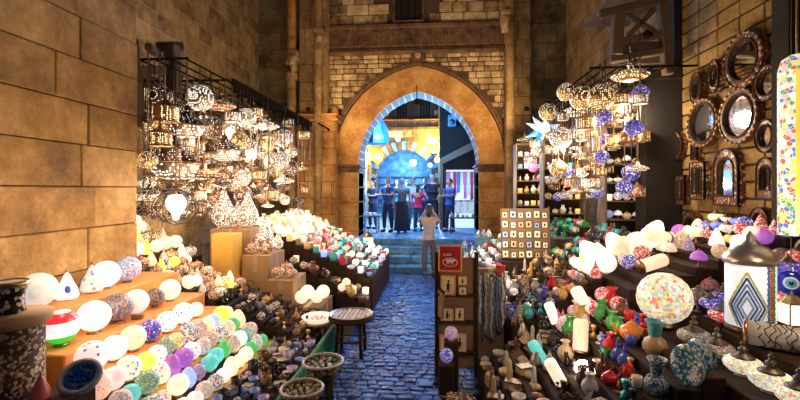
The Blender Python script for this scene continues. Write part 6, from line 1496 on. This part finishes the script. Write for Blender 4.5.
# blue-lit shop shelves on the passage's left side
e = empty('shop_shelf', (-2.55, 13.9, PZ), label='tall narrow shop shelf with pale wares just inside the arch at left', cat='shelf')
q0 = at_y(363, 190, 13.6); e.location = (q0.x-.15, 13.75, PZ)
part('side_panel', MB().cbox(-.22, -.19, -.15, .15, 0, 2.6, .005), ['step'], e); part('side_panel', MB().cbox(.19, .22, -.15, .15, 0, 2.6, .005), ['step'], e)
for k in range(7): part('shelf', MB().cbox(-.2, .2, -.15, .15, .1+.4*k, .12+.4*k, .004), ['step'], e)
for k in range(6):
    for j in range(3): spawn('vase', (q0.x-.15-.12+.12*j, 13.75, PZ+.12+.4*k), .05, 'pale vase on the tall narrow shelf inside the arch', COLS['pale blue'], 0, 'vases on the narrow shelf inside the arch')
# ------------------------------------------------------------------ LIGHT
def pl(x, y, z, w, c=(1, .66, .34), rad=.1): return bulb_or_fill_light((x, y, z), w, c, rad)
W1, W2, BL = (1, .70, .40), (1, .80, .58), (.16, .42, 1)
# left lantern shop
for x, y, z, w in [(-3.5, 5.6, 2.55, 45), (-3.4, 6.8, 2.95, 45), (-3.4, 8.0, 2.6, 45), (-3.5, 9.3, 2.9, 60), (-2.4, 6.0, 2.1, 26), (-4.3, 7.5, 1.7, 30)]: pl(x, y, z, w, W2)
# near left wall: the lit shades
for x, y, z, w in [(-2.6, 3.1, 1.75, 15), (-2.6, 4.2, 1.7, 17), (-2.2, 3.4, 1.3, 8), (-3.1, 5.3, 1.75, 18)]: pl(x, y, z, w, W1)
# left counter
for x, y, z, w in [(-1.9, 7.6, 1.7, 14), (-2.0, 9.2, 1.9, 26)]: pl(x, y, z, w, W2)
# right shop
for x, y, z, w in [(2.6, 6.0, 2.95, 60), (2.2, 7.3, 2.6, 70), (1.9, 8.7, 2.8, 60), (1.0, 5.9, 1.75, 45), (1.3, 9.2, 2.2, 40)]: pl(x, y, z, w, W2)
# right foreground
for x, y, z, w in [(1.8, 4.4, 2.05, 13), (2.2, 2.6, 1.8, 16), (1.0, 3.6, 1.3, 10), (2.7, 4.9, 2.0, 14)]: pl(x, y, z, w, W1)
def spot(loc, tgt, w, c, ang, blend=.8, rad=.08):
    l = bpy.data.lights.new('flood', 'SPOT'); l.energy = w; l.color = c; l.spot_size = math.radians(ang); l.spot_blend = blend; l.shadow_soft_size = rad
    o = bpy.data.objects.new('added_flood_light', l); COL.objects.link(o); o.location = loc; o.rotation_euler = (Vector(tgt)-Vector(loc)).to_track_quat('-Z', 'Y').to_euler(); return o
def flood(loc, tgt, w, c, ang, lab):  # spot plus made-up housing, added to light the walls
    spot(loc, tgt, w, c, ang); d = (Vector(loc)-Vector(tgt)).normalized()
    e = empty('added_flood_lamp', Vector(loc)+d*.08, 0, .6, lab, 'lamp', rot=(Vector(tgt)-Vector(loc)).to_track_quat('-Z', 'Y').to_euler())
    part('housing', L_([(.02, .12), (.07, .1), (.09, -.02), (.085, -.02), (.06, .08), (0, .09)], 16), ['black_metal'], e); part('bracket', MB().tube([(0, .1, .05), (0, 0, .13)], .012, 6), ['black_metal'], e)
flood((-2.9, 10.05, 3.95), (-.8, 12, 4.6), 130, W1, 120, 'added small black flood lamp on the end of the left lantern rack')
flood((2.0, 9.85, 3.85), (.2, 12, 4.6), 130, W1, 120, 'added small black flood lamp on the end of the right shop rack')
flood((-3.3, 5.0, 4.75), (-4.9, 8.0, 5.6), 90, W1, 110, 'added small black flood lamp high above the near end of the left rack')
flood((2.6, 5.3, 3.95), (3.3, 4.5, 4.9), 14, W1, 120, 'added small black flood lamp over the lattice wall')
# added unseen warm fill over the lane; no lamp stands there
for x, y, z, w in [(-1.2, 1.4, 4.0, 6), (1.4, 1.5, 4.0, 18)]: pl(x, y, z, w, W1, .15)
# passage
for px, py, Y, w in ((413, 168, 16.2, 700), (398, 144, 18.2, 260), (378, 137, 13.6, 130)):
    q = at_y(px, py, Y); pl(q.x, Y, q.z, w, BL)
pl(-.4, 13.3, 3.9, 420, (.10, .40, 1)); pl(ac.x, BY+1.2, 3.2, 150, (.35, .65, 1)); pl(-1.9, 13.6, 2.2, 60, (.4, .65, 1)); pl(.9, 14.2, 2.6, 40, (.3, .5, 1))
for px, py in ((370, 157), (434, 150)): q = at_y(px, py, BY-.4); pl(q.x, BY-.55, q.z+.1, 900, (1, .72, .12))
# added blue flood down the lane; spot and lamp housing are made up
spot((-.45, 11.3, 4.3), (-.4, 5.5, 0), 500, (.08, .30, 1), 70)
e = empty('added_flood_lamp', (-.45, 11.42, 4.34), 0, 1, 'added small blue flood lamp under the crown of the gate arch', 'lamp', rot=(1.0, 0, 0)); part('housing', L_([(.02, .12), (.06, .1), (.08, -.0), (.075, -.0), (.05, .08), (0, .09)], 16), ['black_metal'], e); part('bracket', MB().tube([(0, 0, .1), (0, .3, .35)], .012, 6), ['black_metal'], e)
w = bpy.data.worlds.new('dusk'); bpy.context.scene.world = w; w.use_nodes = True
bg = w.node_tree.nodes['Background']; bg.inputs['Color'].default_value = (.05, .16, .55, 1); bg.inputs['Strength'].default_value = .13
sc = bpy.context.scene; sc.view_settings.view_transform = 'Standard'; sc.view_settings.look = 'None'; sc.view_settings.exposure = .2; sc.view_settings.gamma = 1
